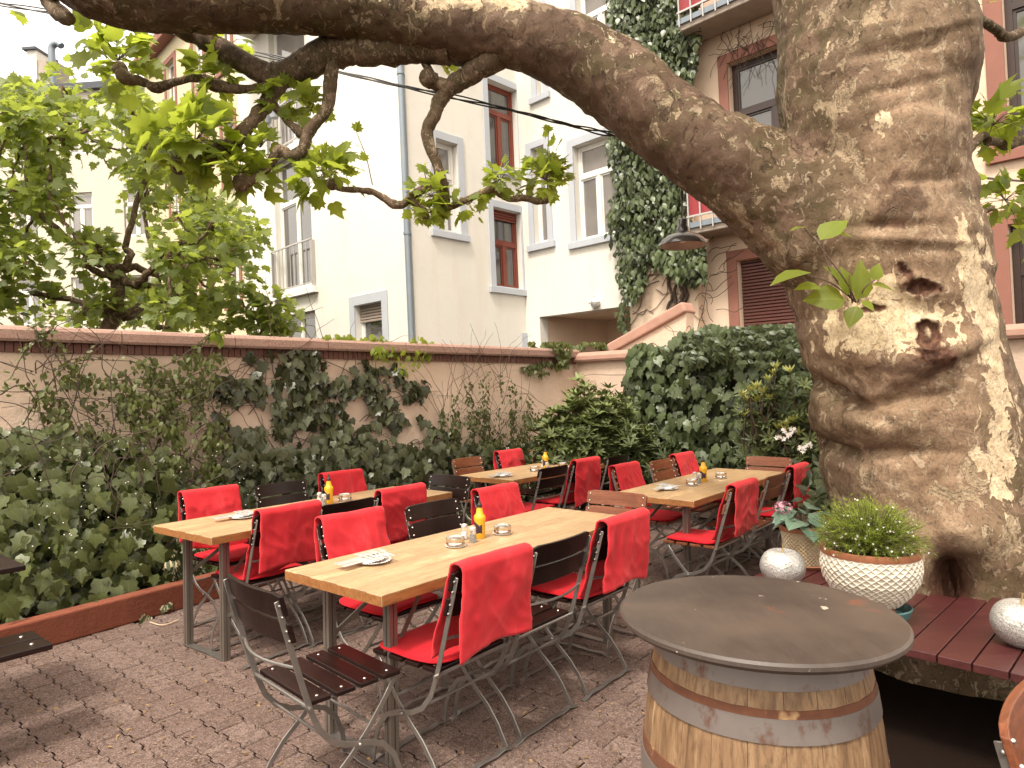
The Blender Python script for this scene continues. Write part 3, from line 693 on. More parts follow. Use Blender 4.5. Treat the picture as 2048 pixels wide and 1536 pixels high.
for z0 in (zb, zb+3.42):
    c = MB(); FD.bx(c, aL, 4.4, z0, z0+.17, .002, .62); sb = c.build('balcony_slab', M['concrete'], ph, bevel=.012, world=True)
    c = MB(); FD.bx(c, aL-.03, 4.4, z0+.10, z0+.19, .622, .66); o = c.build('slab_edge_gutter', M['zinc'], sb); o.data.transform(Matrix.Translation(-Vector(ph.location)))
    r = MB(); FD.bx(r, aL, 4.4, z0+1.12, z0+1.16, .66, .70); FD.bx(r, aL, 4.4, z0+.27, z0+.30, .66, .69)
    rl = r.build('balcony_railing', M['rail'], ph, world=True)
    c = MB(); FD.bx(c, aL+.02, 4.35, z0+.30, z0+1.05, .60, .62); o = c.build('red_screen', M['red_panel'], rl); o.data.transform(Matrix.Translation(-Vector(ph.location)))
    for k in range(18):
        c = MB(); a = aL+.02+k*.22; FD.bx(c, a, a+.022, z0+.05, z0+1.12, .665, .685); o = c.build('baluster', M['rail'], rl); o.data.transform(Matrix.Translation(-Vector(ph.location)))
# pier that carries the ivy
c = MB(); FD.bx(c, FD.q(1262, 450)[0], FD.q(1398, 450)[0], 0, HT, .002, .16); c.build('wall_pier', M['peach_wall'], ph, world=True)

# ---- yellow house, left of the white one
FE = Facade(FA.P(-9.0, 0, -.35), wd)
ye = empty('yellow_house', tuple(FE.P(4, 0)), label='pale yellow house with pink window surrounds and slate roof behind the pollarded trees', cat='building'); ye.location.z = 0
HE = FE.q(330, 95)[1]
cols_ = [FE.q(x, 400)[0] for x in (350, 407, 462, 514)]
rows_ = [FE.q(350, y)[1] for y in (228, 434, 640)]
hs_ = [];  
for a in cols_:
    for z in rows_ + [rows_[0]+3.3]: hs_.append((a-.42, a+.42, z, z+1.9))
c = MB(); FE.wall(c, 0, 9.0, 0, HE, hs_, .22); c.build('rendered_wall', M['yellow_wall'], ye, world=True)
for h in hs_: FE.window(ye, *h, M['white_frame'], M['glass_curtain'] if random.random() < .5 else M['glass'], .16, 2, .3, M['trim_pink'], .17)
c = MB(); FE.bx(c, -.3, 9.2, HE, HE+.35, -.4, .35); c.build('cornice', M['trim_pink'], ye, bevel=.03, world=True)
c = MB(); vs = [FE.P(-.2, HE+.35, .25), FE.P(9.1, HE+.35, .25), FE.P(9.1, HE+2.6, -1.0), FE.P(-.2, HE+2.6, -1.0), FE.P(-.2, HE+.35, -7), FE.P(9.1, HE+.35, -7), FE.P(9.1, HE+2.6, -6), FE.P(-.2, HE+2.6, -6)]
c.add(vs, [(0, 1, 2, 3), (3, 2, 6, 7), (4, 7, 6, 5), (0, 3, 7, 4), (1, 5, 6, 2)]); c.build('mansard_roof', M['slate'], ye, world=True)
c = MB(); FE.bx(c, -.02, 0, 0, HE, -7, 0); c.build('side_wall', M['yellow_wall'], ye, world=True)
# ---- beige house far left, with chimneys
YF = 27.0; f0 = aty(-120, 600, YF); f1 = aty(338, 600, YF-1)
FF = Facade(f0, (f1-f0)[:2]); LF = np.linalg.norm((f1-f0)[:2]); HF = FF.q(120, 185)[1]
be = empty('beige_house', tuple(FF.P(LF/2, 0)), label='far beige house with roof stack and vent pipe at the left edge', cat='building'); be.location.z = 0
hs_ = [];
for a in np.arange(1.2, LF-1, 2.3):
    for z in np.arange(1.2, HF-2.2, 3.3): hs_.append((a, a+1.0, z, z+1.8))
c = MB(); FF.wall(c, 0, LF, 0, HF, hs_, .2); c.build('rendered_wall', M['far_wall'], be, world=True)
for h in hs_: FF.window(be, *h, M['white_frame'], M['glass_curtain'], .15, 2, .3)
c = MB(); FF.bx(c, -.2, LF+.2, HF, HF+.25, -8, .2); c.build('roof', M['slate'], be, world=True)
a0, z0 = FF.q(45, 96); a1 = FF.q(64, 96)[0]; a2, z2 = FF.q(96, 112)
c = MB(); FF.bx(c, a0, a1, HF+.25, z0, -1.2, -.2); c.build('roof_stack', M['white_wall'], be, world=True)
c = MB(); FF.bx(c, a1+.004, a2, HF+.25, z2, -1.1, -.25); c.build('chimney', M['concrete'], be, world=True)
c = MB(); FF.bx(c, a0-.12, a1+.05, z0, z0+.1, -1.3, -.1); c.build('stack_cap', M['slate'], be, world=True)
a3, z3 = FF.q(99, 88); c = MB(); c.tube([FF.P(a3, HF+.2, -.1), FF.P(a3, z3-.15, -.1)] + [FF.P(a3+.22-.22*math.cos(t), z3-.15+.2*math.sin(t), -.1) for t in np.linspace(0, PI*.85, 8)], .13, 10)
c.build('vent_pipe', M['zinc'], be, world=True)
# ------------------------------------------------------------------ tables
TL, TW, TH = 1.9856, .6651, .75
TB = [(-.515, 2.627, .8851), (-1.678, 3.7745, .9261), (.0224, 5.9296, .8883), (1.2445, 4.719, .8862)]
TB[2] = (-.005, 6.01, .90)
TLAB = ['nearest oak table, with the plate of forks at its front corner', 'oak table alongside the ivy, left of the nearest table', 'rear oak table closest to the wall corner', 'right hand oak table in front of the round pots']
def make_table():
    r = empty('garden_table', (0, 0, 0))
    t = MB(); t.slab((0, 0, TH-.045), (1, 0, 0), TL, (0, 1, 0), TW, (0, 0, 1), .045); t.build('table_top', M['oak'], r, bevel=.0025)
    e = MB(); e.slab((-.0015, .003, TH-.0425), (1, 0, 0), TL+.003, (0, 1, 0), TW-.006, (0, 0, 1), .037); e.slab((.003, -.0015, TH-.0425), (1, 0, 0), TL-.006, (0, 1, 0), TW+.003, (0, 0, 1), .037)
    e.build('edge_band', M['oak_edge'], r)
    for x in (.145, TL-.145):
        for y in (.125, TW-.125):
            l = MB()
            for dx, dy, w in ((0, 0, .030), (.012, .012, .018), (-.012, .012, .018), (.012, -.012, .018), (-.012, -.012, .018)): l.box((x+dx, y+dy, (TH-.045)/2+w*.02), (w, w, TH-.0465-w*.04))
            l.build('leg', M['leg_metal'], r)
        f = MB(); f.bar([(x, .105, .012), (x, .16, .006), (x, TW/2, .010), (x, TW-.16, .006), (x, TW-.105, .012)], .006, .045, (1, 0, 0)); f.build('foot_bar', M['grey_metal'], r)
        s = 1 if x < 1 else -1
        for y in (.125, TW-.125):
            b = MB(); b.bar([(x+s*.012, y, .44), (x+s*.34, y+(.12 if y < .3 else -.12), TH-.05)], .022, .006, (0, 1, 0)); b.build('brace', M['leg_metal'], r)
        c = MB(); c.bar([(x, .11, TH-.049), (x, TW-.11, TH-.049)], .006, .04, (1, 0, 0)); c.build('top_bracket', M['leg_metal'], r)
    return r
t0 = make_table(); tree = make_tree()
tables = []
for i, (x, y, th) in enumerate(TB):
    o = t0 if i == 0 else copy_tree(t0, tree)
    o.location = (x, y, 0); o.rotation_euler = (0, 0, th); tables.append(o)
    tag(o, TLAB[i] if i != 3 else 'oak table nearest the tree bench and its pots', 'table', 'oak topped garden tables')
tag(tables[2], 'rearmost oak table, nearest the rhododendron bush', 'table')
def onT(i, u, v):
    x, y, th = TB[i]; c, s = math.cos(th), math.sin(th); return (x+u*c-v*s, y+u*s+v*c)

# ------------------------------------------------------------------ folding chairs
def make_chair(mat):
    r = empty('folding_chair', (0, 0, 0))
    A = [(-.306, .842), (-.285, .76), (-.25, .64), (-.215, .52), (-.19, .44), (-.16, .365), (-.11, .305), (-.05, .272), (.03, .252), (.10, .222), (.15, .165), (.178, .09), (.19, .012)]
    B = [(.175, .452), (.12, .375), (.05, .29), (-.02, .222), (-.09, .165), (-.145, .10), (-.18, .04), (-.195, .012)]
    for sx in (-1, 1):
        l = MB(); l.bar([(sx*.208, y, z) for y, z in A], .021, .0055, (1, 0, 0))
        for y, z in ((-.300, .825), (-.290, .785), (-.276, .735), (-.266, .70)): l.ball((sx*.213, y, z), .0055, 5)
        l.build('back_leg', M['grey_metal'], r, bevel=.001)
        l = MB(); l.bar([(sx*.194, y, z) for y, z in B], .021, .0055, (1, 0, 0)); l.ball((sx*.2155, .0, .257), .008, 6); l.build('front_leg', M['grey_metal'], r, bevel=.001)
    for y in (.192, -.197):
        f = MB(); f.bar([(-.235, y, .003), (-.205, y, .007), (-.17, y, .017), (-.08, y, .012), (.03, y, .019), (.12, y, .011), (.17, y, .018), (.205, y, .007), (.235, y, .003)], .0055, .024, (0, 1, 0)); f.build('foot_bar', M['grey_metal'], r, bevel=.001)
    def rod(pts, rr=.0058):
        c = MB(); c.tube(pts, rr, 7); c.build('cross_rod', M['grey_metal'], r)
    rod([(-.225, -.196, .452), (.225, -.196, .452)], .007); rod([(-.2, .172, .443), (.2, .172, .443)]); rod([(-.205, -.125, .32), (.205, -.125, .32)]); rod([(-.194, .06, .305), (.194, .06, .305)])
    rod([(sx*.205, -.238-.045*math.sin(PI*(sx+1)/2), .60+.0*sx) for sx in np.linspace(-1, 1, 9)])
    for sx in (-1, 1):
        c = MB(); c.bar([(sx*.17, -.2, .447), (sx*.17, .19, .447)], .004, .02, (1, 0, 0)); c.build('seat_rail', M['grey_metal'], r)
    for k in range(4):
        y = -.145+k*.098; w = .078; L = .205-(.004 if k == 0 else 0)
        s = MB(); s.box((0, y, .460), (2*L, w, .017)); sl_ = s.build('seat_slat', mat, r, bevel=.003, seg=2)
        q = MB()
        for sx in (-1, 1): q.ball((sx*.17, y, .4685), .0065, 6, .5)
        q.build('rivet', M['rivet'], sl_)['kind'] = 'stuff'
    for z0, z1, y0 in ((.778, .866, -.302), (.682, .768, -.275)):
        s = MB(); vs = []; n = 12
        for i in range(n+1):
            x = -.218+.436*i/n; bow = -.024*(1-(x/.218)**2)
            r_ = .010 if i in (0, n) else 0
            for z, yy in ((z0+r_, .0085), (z0+r_, -.0085), (z1-r_, -.0085), (z1-r_, .0085)):
                vs.append((x, y0+bow+yy+.016-(z-(z0+z1)/2)*.28, z))
        fs = [(4*i+k, 4*i+(k+1) % 4, 4*i+4+(k+1) % 4, 4*i+4+k) for i in range(n) for k in range(4)] + [(3, 2, 1, 0), (4*n, 4*n+1, 4*n+2, 4*n+3)]
        s.add(vs, fs); bs = s.build('back_slat', mat, r, bevel=.0025, seg=2)
        q = MB()
        for sx in (-1, 1):
            for dz in (.022, -.022):
                zc = (z0+z1)/2+dz; q.ball((sx*.196, y0+.016+.010-.006-dz*.28, zc), .0065, 6)
        q.build('rivet', M['rivet'], bs)['kind'] = 'stuff'
    return r
ch_d = make_chair(M['slat_dark']); ch_r = make_chair(M['slat_red']); tree = make_tree(); used = {'d': False, 'r': False}

def blanket_mesh(seed, w=.41, back=.31, front=.36, flare=.03):
    """folded fleece hung over the chair back: a closed sheet with thickness, creases and an uneven hem"""
    r = np.random.default_rng(seed); nx, npf = 40, 60; top = .892; R0 = .024
    total = back+front+.06; vs = []; sk = r.uniform(-.05, .05); ph = r.uniform(0, 6); lay = .011; dg_ = r.uniform(-1, 1); R0 = .034; fl2 = r.uniform(.0, .03)
    for side in (1, -1):
        o = lay*.5*side
        for j in range(npf+1):
            t = j/npf
            for i in range(nx+1):
                u = i/nx-.5; x = u*w
                # uneven hems: the ends of the sheet are pulled in and out along the width
                f0 = front*(1+.07*math.sin(u*4+ph)); b0 = back*(1+.05*math.sin(u*5+ph*2)+sk*u*2.2); tot = f0+b0+.06; s = tot*t
                if s < f0: d = f0-s; p = np.array([-.308+.034+d*.27, top-.02-d]); nn = np.array([1., .12]); dist = d
                elif s < f0+.06: a = (s-f0)/.06*PI; R_ = R0+o*1.2; p = np.array([-.308+math.cos(a)*R_, top-.02+math.sin(a)*R_*.65]); nn = np.array([math.cos(a), math.sin(a)*.6]); dist = 0
                else: d = s-f0-.06; p = np.array([-.342+d*.10, top-.02-d]); nn = np.array([-1., 0]); dist = d
                if s < f0: p[0] += o
                elif s >= f0+.06: p[0] -= o
                amp = min(1, dist/.10+.12)
                q = noise.noise(Vector((x*6+seed*3.1, s*5, seed))); rg = 1-abs(noise.noise(Vector((x*9+s*7*dg_+seed, s*8-x*3, seed*2.))))*2.6; rg = max(0, rg)
                q2 = noise.noise(Vector((x*26+seed, s*20, seed*2.)))
                fold = q*.020*amp + rg*rg*.0075*amp + q2*.0035*amp + fl2*max(0, dist-.12)*math.sin(u*7+ph)
                y = p[0]+fold*nn[0]+(nn[0]*flare*dist if s > f0 else 0); z = p[1]+fold*max(nn[1], 0)*.3+q*.004
                edge = max(0, (abs(u)-.46)/.04)
                x2 = x+q2*.003*amp+.008*dist*u*4*(abs(u)*2)**2 + noise.noise(Vector((s*9, seed*5.5, math.copysign(1, u))))*.006*(abs(u)*2)**2
                vs.append((x2, y - edge*.4*o*nn[0], z))
    n1 = (nx+1)*(npf+1); fs = []
    idx = lambda g, j, i: g*n1+j*(nx+1)+i
    for j in range(npf):
        for i in range(nx):
            fs.append((idx(0, j, i), idx(0, j, i+1), idx(0, j+1, i+1), idx(0, j+1, i))); fs.append((idx(1, j, i), idx(1, j+1, i), idx(1, j+1, i+1), idx(1, j, i+1)))
        fs.append((idx(0, j, 0), idx(0, j+1, 0), idx(1, j+1, 0), idx(1, j, 0))); fs.append((idx(0, j, nx), idx(1, j, nx), idx(1, j+1, nx), idx(0, j+1, nx)))
    for i in range(nx):
        fs.append((idx(0, 0, i), idx(1, 0, i), idx(1, 0, i+1), idx(0, 0, i+1))); fs.append((idx(0, npf, i), idx(0, npf, i+1), idx(1, npf, i+1), idx(1, npf, i)))
    me = bpy.data.meshes.new('fleece_blanket'); me.from_pydata(vs, [], fs); me.polygons.foreach_set('use_smooth', [True]*len(fs)); me.materials.append(M['fleece'])
    bm = bmesh.new(); bm.from_mesh(me); bmesh.ops.recalc_face_normals(bm, faces=bm.faces); bm.to_mesh(me); bm.free()
    return me
def cushion_mesh(seed):
    r = random.Random(seed); n = 22; vs = []; fs = []; W2, H2 = .20, .195
    for lay, z in ((0, .0), (1, .022)):
        for j in range(n+1):
            for i in range(n+1):
                u, v = i/n*2-1, j/n*2-1
                # squircle-ish outline
                k = (abs(u)**6+abs(v)**6)**(1/6) if (u or v) else 1; m_ = max(abs(u), abs(v)); f = m_/k if k > 1e-6 else 1
                e = max(0, m_-.88)/.12
                x, y = u*f*W2, v*f*H2
                zz = z + (-.008*e*e if lay else .008*e*e) + .006*noise.noise(Vector((x*8+seed, y*8, 0))) + (.012*max(0, -v-.6) )
                vs.append((x, y+.0, zz))
    N = (n+1)**2
    for j in range(n):
        for i in range(n):
            a = j*(n+1)+i; fs.append((a, a+n+1, a+n+2, a+1)); fs.append((N+a, N+a+1, N+a+n+2, N+a+n+1))
    for i in range(n):
        for a, b in (((i), (i+1)), ((n*(n+1)+i+1), (n*(n+1)+i)), ((i+1)*(n+1), i*(n+1)), (i*(n+1)+n, (i+1)*(n+1)+n)): fs.append((a, b, N+b, N+a))
    me = bpy.data.meshes.new('seat_cushion'); me.from_pydata(vs, [], fs); me.polygons.foreach_set('use_smooth', [True]*len(fs)); me.materials.append(M['felt'])
    return me
cush = [cushion_mesh(i) for i in range(3)]
seedn = [0]
def place(i, kind, px, side, blanket, cushion, lab, off=None, dh=0.0, blab=None, clab=None, bk=.315, fr=.37, tt=None, bw=.41, adj=(0, 0)):
    """side: n near, f far, e right end, w left end of table i; px = photo column of the middle of the back"""
    x0, y0, th = TB[i]; a = np.array([math.cos(th), math.sin(th)]); b = np.array([-math.sin(th), math.cos(th)])
    bo = {'n': -.30, 'f': TW+.30, 'e': TL+.17, 'w': -.22}[side] if off is None else off
    head = {'n': th, 'f': th+PI, 'e': th+PI/2, 'w': th-PI/2}[side] + dh       # chair local +y faces the table
    if tt is None:
        best = None
        for t in np.linspace(-.8, 2.8, 721):
            p = np.array([x0, y0]) + (a*t + b*bo if side in 'nf' else a*bo + b*t)
            q, _ = proj(np.array([p[0], p[1], .87])); e = abs(q[0, 0]-px)
            if best is None or e < best[0]: best = (e, p)
        p = best[1]
    else: p = np.array([x0, y0]) + (a*tt + b*bo if side in 'nf' else a*bo + b*tt)
    fwd = np.array([-math.sin(head), math.cos(head)]); c = p + fwd*.315 + np.array(adj)
    src, key = (ch_d, 'd') if kind == 'd' else (ch_r, 'r')
    if used[key]: o = copy_tree(src, tree)
    else: o = src; used[key] = True
    o.location = (c[0], c[1], 0); o.rotation_euler = (0, 0, head)
    tag(o, lab, 'chair', 'folding beer garden chairs')
    if blanket:
        seedn[0] += 1; me = blanket_mesh(seedn[0]+blanket, w=bw, back=bk, front=fr); q = link('fleece_blanket', me, None, (c[0], c[1], 0)); q.rotation_euler = (0, 0, head)
        tag(q, blab or 'red blanket over '+lab.replace('chair at the', 'chair at', 1), 'blanket', 'red fleece blankets')
    if cushion:
        q = link('seat_cushion', cush[seedn[0] % 3], None, (c[0]+fwd[0]*.0, c[1]+fwd[1]*.0, .470)); q.rotation_euler = (0, 0, head+random.uniform(-.05, .05))
        tag(q, clab or 'red cushion on '+lab.replace('chair at the', 'chair at', 1), 'cushion', 'red seat cushions')
    return o
P_ = place
# nearest table
P_(0, 'd', 990, 'n', 11, 1, 'chair at the near side of the nearest table, closest to the camera', bk=.33, bw=.42)
P_(0, 'd', 1131, 'n', 0, 0, 'dark bare chair between two blanket chairs at the nearest table')
P_(0, 'd', 1250, 'n', 12, 1, 'chair beside the barrel at the nearest table', bk=.33)
P_(0, 'd', 700, 'f', 13, 1, 'chair at the far side front corner of the nearest table')
P_(0, 'd', 860, 'f', 0, 0, 'dark bare chair mid way along the far side of the nearest table')
P_(0, 'd', 989, 'f', 14, 1, 'chair behind the large mustard bottle')
P_(0, 'd', 520, 'w', 0, 0, 'bare wooden slat chair at the front end of the nearest table', off=-.44, tt=.20, dh=-.10)
P_(0, 'r', 1237, 'e', 0, 0, 'reddish brown chair at the rear end of the nearest table')
# table by the ivy
P_(1, 'd', 580, 'n', 15, 1, 'chair at the near side front of the table by the ivy', off=-.2, bk=.32)
P_(1, 'd', 700, 'n', 0, 0, 'dark bare chair in the middle of the near side of the table by the ivy', off=-.24)
P_(1, 'd', 803, 'n', 16, 1, 'chair at the rear near corner of the ivy table', off=-.2)
P_(1, 'd', 417, 'f', 17, 1, 'chair at the outer left corner of the table by the ivy')
P_(1, 'd', 558, 'f', 0, 0, 'dark bare chair against the ivy behind the table')
P_(1, 'd', 681, 'f', 18, 0, 'chair against the ivy behind the mustard bottle of the left table')
P_(1, 'd', 899, 'e', 0, 0, 'dark bare chair between the ivy table and the rear table', off=TL+.10, tt=.10)
# rear table
P_(2, 'r', 931, 'f', 0, 0, 'reddish brown chair at the left rear corner of the rear table')
P_(2, 'd', 1015, 'f', 19, 0, 'chair behind the plate of the rear table')
P_(2, 'r', 1080, 'f', 0, 0, 'reddish brown chair behind the mustard bottle of the rear table')
P_(2, 'd', 1111, 'n', 0, 1, 'dark uncovered chair at the near side of the rear table')
P_(2, 'd', 1173, 'n', 20, 1, 'chair in the middle of the near side of the rear table', bk=.40)
P_(2, 'd', 1238, 'n', 0, 0, 'dark bare chair at the right of the near side of the rear table')
P_(2, 'd', 1243, 'e', 21, 0, 'chair at the far end of the rear table in front of the rhododendron', tt=.28)
# right table
P_(3, 'r', 1247, 'f', 22, 1, 'chair at the left front of the right table')
P_(3, 'r', 1318, 'f', 0, 0, 'reddish brown chair behind the plate of the right table')
P_(3, 'r', 1362, 'f', 23, 1, 'chair behind the mustard bottle of the right table')
P_(3, 'r', 1487, 'n', 24, 1, 'chair at the near side of the right table')
P_(3, 'r', 1556, 'n', 0, 0, 'reddish brown chair between two blankets beside the right table')
P_(3, 'r', 1597, 'n', 25, 1, 'chair next to the potted hydrangea')
P_(3, 'r', 1550, 'e', 0, 0, 'reddish brown chair at the far end of the right table under the white blossoms', tt=.20)
# chair cut off by the frame beside the barrel
o = copy_tree(ch_r, tree); hd = math.atan2(-.67, -.74)
c = np.array([.925, 1.29]) + np.array([.74, .67])*.215; f_ = np.array([.67, -.74]); c = c + f_*.29
o.location = (c[0], c[1], 0); o.rotation_euler = (0, 0, math.atan2(-f_[0], f_[1])); tag(o, 'reddish brown chair with curved back slats right of the barrel', 'chair', 'folding beer garden chairs')

# ------------------------------------------------------------------ dark table and bench cut off at the left
th = .886; R_ = hz(52, 1129, .75)
dt = empty('dark_table', (R_[0], R_[1], 0), th, label='dark slatted table cut off by the left edge beside the ivy', cat='table')
for k in range(5):
    s = MB(); s.slab((-1.9, k*.132, .722), (1, 0, 0), 1.9, (0, 1, 0), .122, (0, 0, 1), .026); s.build('table_slat', M['slat_dark'], dt, bevel=.004, seg=2)
for x in (-.3, -1.6):
    for y in (.05, .58):
        s = MB(); s.bar([(x, y, 0), (x, y, .72)], .03, .006, (0, 1, 0)); s.build('leg', M['grey_metal'], dt)
    s = MB(); s.bar([(x, .04, .71), (x, .62, .71)], .02, .03, (1, 0, 0)); s.build('cross_bar', M['grey_metal'], dt)
R_ = hz(106, 1287, .46)
bn = empty('dark_bench', (R_[0], R_[1], 0), th, label='dark two plank bench in front of the red kerb', cat='bench')
for k in range(2):
    s = MB(); s.slab((-1.8, .0+k*.148, .434), (1, 0, 0), 1.8, (0, 1, 0), .135, (0, 0, 1), .026); pl = s.build('seat_plank', M['slat_dark'], bn, bevel=.004, seg=2)
    s = MB(); s.ball((-.06, .068+k*.148, .461), .009, 6, .5); s.build('rivet', M['rivet'], pl)
for x in (-.25, -1.55):
    for y in (.03, .26):
        s = MB(); s.bar([(x, y, 0), (x, y, .432)], .025, .006, (0, 1, 0)); s.build('leg', M['grey_metal'], bn)
    s = MB(); s.bar([(x, .02, .428), (x, .28, .428)], .01, .03, (1, 0, 0)); s.build('cross_bar', M['grey_metal'], bn)

# ------------------------------------------------------------------ on the tables
TOP = TH+.0006
q = NT('mustard_plastic'); q.set(col=(.62, .33, .015), rough=.35); M['mustard'] = q.m
q = NT('bottle_label'); q.set(col=q.mix(q.ramp(q.noise(60, 3, .6), [(.55, 0), (.6, 1)]), (.03, .012, .02), (.30, .20, .08)), rough=.4); M['label'] = q.m
q = NT('bottle_cap'); q.set(col=(.02, .015, .015), rough=.4); M['cap'] = q.m
q = NT('plain_glass'); q.set(col=(.92, .94, .92), rough=.03, trans=.9, spec=.6); q.p.inputs['IOR'].default_value = 1.35; M['clear_glass'] = q.m
M['steel'] = plain('polished_steel', (.62, .58, .52), .22, metal=1, var=.12, nsc=8)
M['steel_bright'] = plain('cutlery_steel', (.55, .54, .52), .28, metal=.35, var=.05)
M['china'] = plain('white_china', (.78, .77, .75), .25, var=.02)
M['napkin'] = plain('white_paper_napkin', (.80, .78, .76), .9, var=.03)
M['salt'] = plain('salt', (.82, .80, .78), .9, var=.03); M['pepper'] = plain('ground_pepper', (.22, .19, .16), .9, var=.4, nsc=300)
M['ash'] = plain('ash', (.12, .11, .10), .9, var=.5, nsc=150)
def bottle(px, py, lab, s=1.0, open_=False):
    p = hz(px, py, TOP); r = empty('mustard_bottle', p, random.uniform(0, 6), label=lab, cat='bottle', group='yellow mustard bottles')
    b = MB(); b.lathe([(.0001, 0), (.026, 0), (.0285, .004), (.0285, .085), (.0315, .098), (.0325, .108), (.030, .120), (.020, .130), (.017, .150), (.0145, .158), (.0145, .163), (.0001, .163)], 24); b.build('bottle_body', M['mustard'], r)
    c = MB(); c.lathe([(.0145, .1635), (.0150, .177), (.010, .180), (.006, .188), (.003, .212), (.0001, .213)], 16); c.build('nozzle_cap', M['cap'], r)
    l = MB(); n = 14
    vs = [(.0292*math.cos(a), .0292*math.sin(a), z) for a in np.linspace(2.2, 5.2, n) for z in (.028+.004*math.sin(a*3), .083+.010*math.sin(a*2.3))]
    l.add(vs, [(2*i, 2*i+2, 2*i+3, 2*i+1) for i in range(n-1)], True); l.build('bottle_label', M['label'], r); r.rotation_euler = (0, 0, 0)
def shaker(px, py, lab, fill):
    p = hz(px, py, TOP); r = empty('spice_shaker', p, label=lab, cat='shaker', group='salt and pepper shakers')
    b = MB(); b.lathe([(.0001, 0), (.018, 0), (.019, .005), (.0165, .055), (.015, .062), (.0001, .062)], 12, smooth=False); b.build('glass_body', M['clear_glass'], r)
    b = MB(); b.lathe([(.0001, .003), (.0155, .003), (.014, .040), (.0001, .040)], 12); b.build('filling', fill, r)
    c = MB(); c.lathe([(.0165, .0625), (.0175, .066), (.0165, .076), (.009, .081), (.0001, .082)], 14); c.build('steel_lid', M['steel_bright'], r)
def ashtray(px, py, lab):
    p = hz(px, py, TOP); r = empty('ashtray', p, label=lab, cat='ashtray', group='steel ashtrays on white saucers')
    b = MB(); b.lathe([(.0001, 0), (.040, 0), (.050, .004), (.053, .008), (.050, .007), (.0001, .004)], 28); b.build('saucer', M['china'], r)
    b = MB(); b.lathe([(.0001, .009), (.044, .009), (.048, .012), (.048, .022), (.0465, .024), (.0465, .030), (.048, .032), (.048, .046), (.0455, .048), (.0445, .046), (.044, .020), (.0001, .020)], 28); b.build('steel_bowl', M['steel'], r)
    b = MB(); b.lathe([(.0001, .0205), (.0435, .0205), (.04, .024), (.0001, .027)], 16); b.build('ash', M['ash'], r)
    b = MB(); b.tube([(-.045, .0, .047), (.02, .022, .046)], .0025, 5); b.build('stub_rest', M['steel_bright'], r)
def fork_mesh():
    f = MB(); f.bar([(0, 0, .004), (0, .03, .003), (0, .10, .005), (0, .13, .009)], .003, .009, (1, 0, 0)) if False else None
    f = MB(); f.box((0, .055, .004), (.011, .075, .0022)); f.box((0, .105, .005), (.006, .035, .0025)); f.box((0, .136, .0065), (.022, .028, .0022))
    for k in range(4): f.box((-.009+k*.006, .168, .0085), (.0028, .040, .002))
    return f.mesh('fork', M['steel_bright'])
def knife_mesh():
    f = MB(); f.box((0, .045, .004), (.013, .09, .006)); f.box((0, .145, .004), (.015, .11, .0022)); return f.mesh('knife', M['steel_bright'])
fk, kn_ = fork_mesh(), knife_mesh()
def setting(px, py, ti, lab):
    p = hz(px, py, TOP); th = TB[ti][2]
    pl = MB(); pl.lathe([(.0001, 0), (.045, 0), (.05, .003), (.082, .012), (.084, .0135), (.081, .0145), (.05, .006), (.0001, .005)], 40)
    o = pl.build('plate', M['china']); o.location = Vector(p); tag(o, 'small white plate with napkins on the '+lab, 'plate', 'white plates with cutlery')
    n_ = MB()
    for k in range(5):
        a = th+.25+k*.07; R = Matrix.Rotation(a, 3, 'Z'); n_.box(Vector((.01*k-.02, .006*k-.01, .0165+.0018*k)), (.125, .085, .0014), R)
    o = n_.build('napkin_stack', M['napkin']); o.location = Vector(p); tag(o, 'stack of white paper napkins on the plate of the '+lab, 'napkins', 'paper napkins')
    for k in range(5):
        o = link('fork', fk, None, p + np.array([math.cos(th)*(.024*(k-2)+.012), math.sin(th)*(.024*(k-2)+.012), .0255]) - np.array([-math.sin(th), math.cos(th), 0])*.10); o.rotation_euler = (0, 0, th+random.uniform(-.12, .12)-.15)
        tag(o, 'steel fork lying with others on the plate of the '+lab, 'fork', 'forks on the plate of the '+lab)
    for k in range(5):
        q_ = p - np.array([math.cos(th), math.sin(th), 0])*(-.02) + np.array([-math.sin(th), math.cos(th), 0])*(.012*(k-2)+.01); q_[2] = p[2]+.0175+.001*k
        o = link('knife', kn_, None, q_); o.rotation_euler = (0, 0, th+PI/2+random.uniform(-.07, .07)); tag(o, 'steel knife in the bundle beside the forks on the '+lab, 'knife', 'knives on the plate of the '+lab)
N_ = ['nearest table', 'table by the ivy', 'rear table', 'right table']
bottle(960, 1076, 'large yellow mustard bottle on the nearest table'); bottle(658, 1007, 'yellow mustard bottle on the table by the ivy'); bottle(1091, 936, 'yellow mustard bottle on the rear table'); bottle(1407, 963, 'yellow mustard bottle on the right table')
for (x, y, i, k) in ((929, 1078, 0, 's'), (946, 1085, 0, 'p'), (639, 1007, 1, 's'), (648, 1011, 1, 'p'), (1086, 935, 2, 's'), (1094, 941, 2, 'p'), (1390, 963, 3, 's'), (1399, 966, 3, 'p')):
    shaker(x, y, ('salt' if k == 's' else 'pepper')+' shaker beside the mustard bottle on the '+N_[i], M['salt'] if k == 's' else M['pepper'])
for (x, y, l) in ((911, 1093, 'steel ashtray left of the shakers on the nearest table'), (1005, 1068, 'steel ashtray right of the bottle on the nearest table'), (690, 1001, 'steel ashtray on the table by the ivy'), (1069, 943, 'steel ashtray left of the bottle on the rear table'), (1126, 935, 'steel ashtray right of the bottle on the rear table'), (1384, 971, 'steel ashtray left of the bottle on the right table'), (1442, 957, 'steel ashtray right of the bottle on the right table')): ashtray(x, y, l)
setting(746, 1125, 0, N_[0]); setting(484, 1036, 1, N_[1]); setting(1006, 953, 2, N_[2]); setting(1334, 979, 3, N_[3])

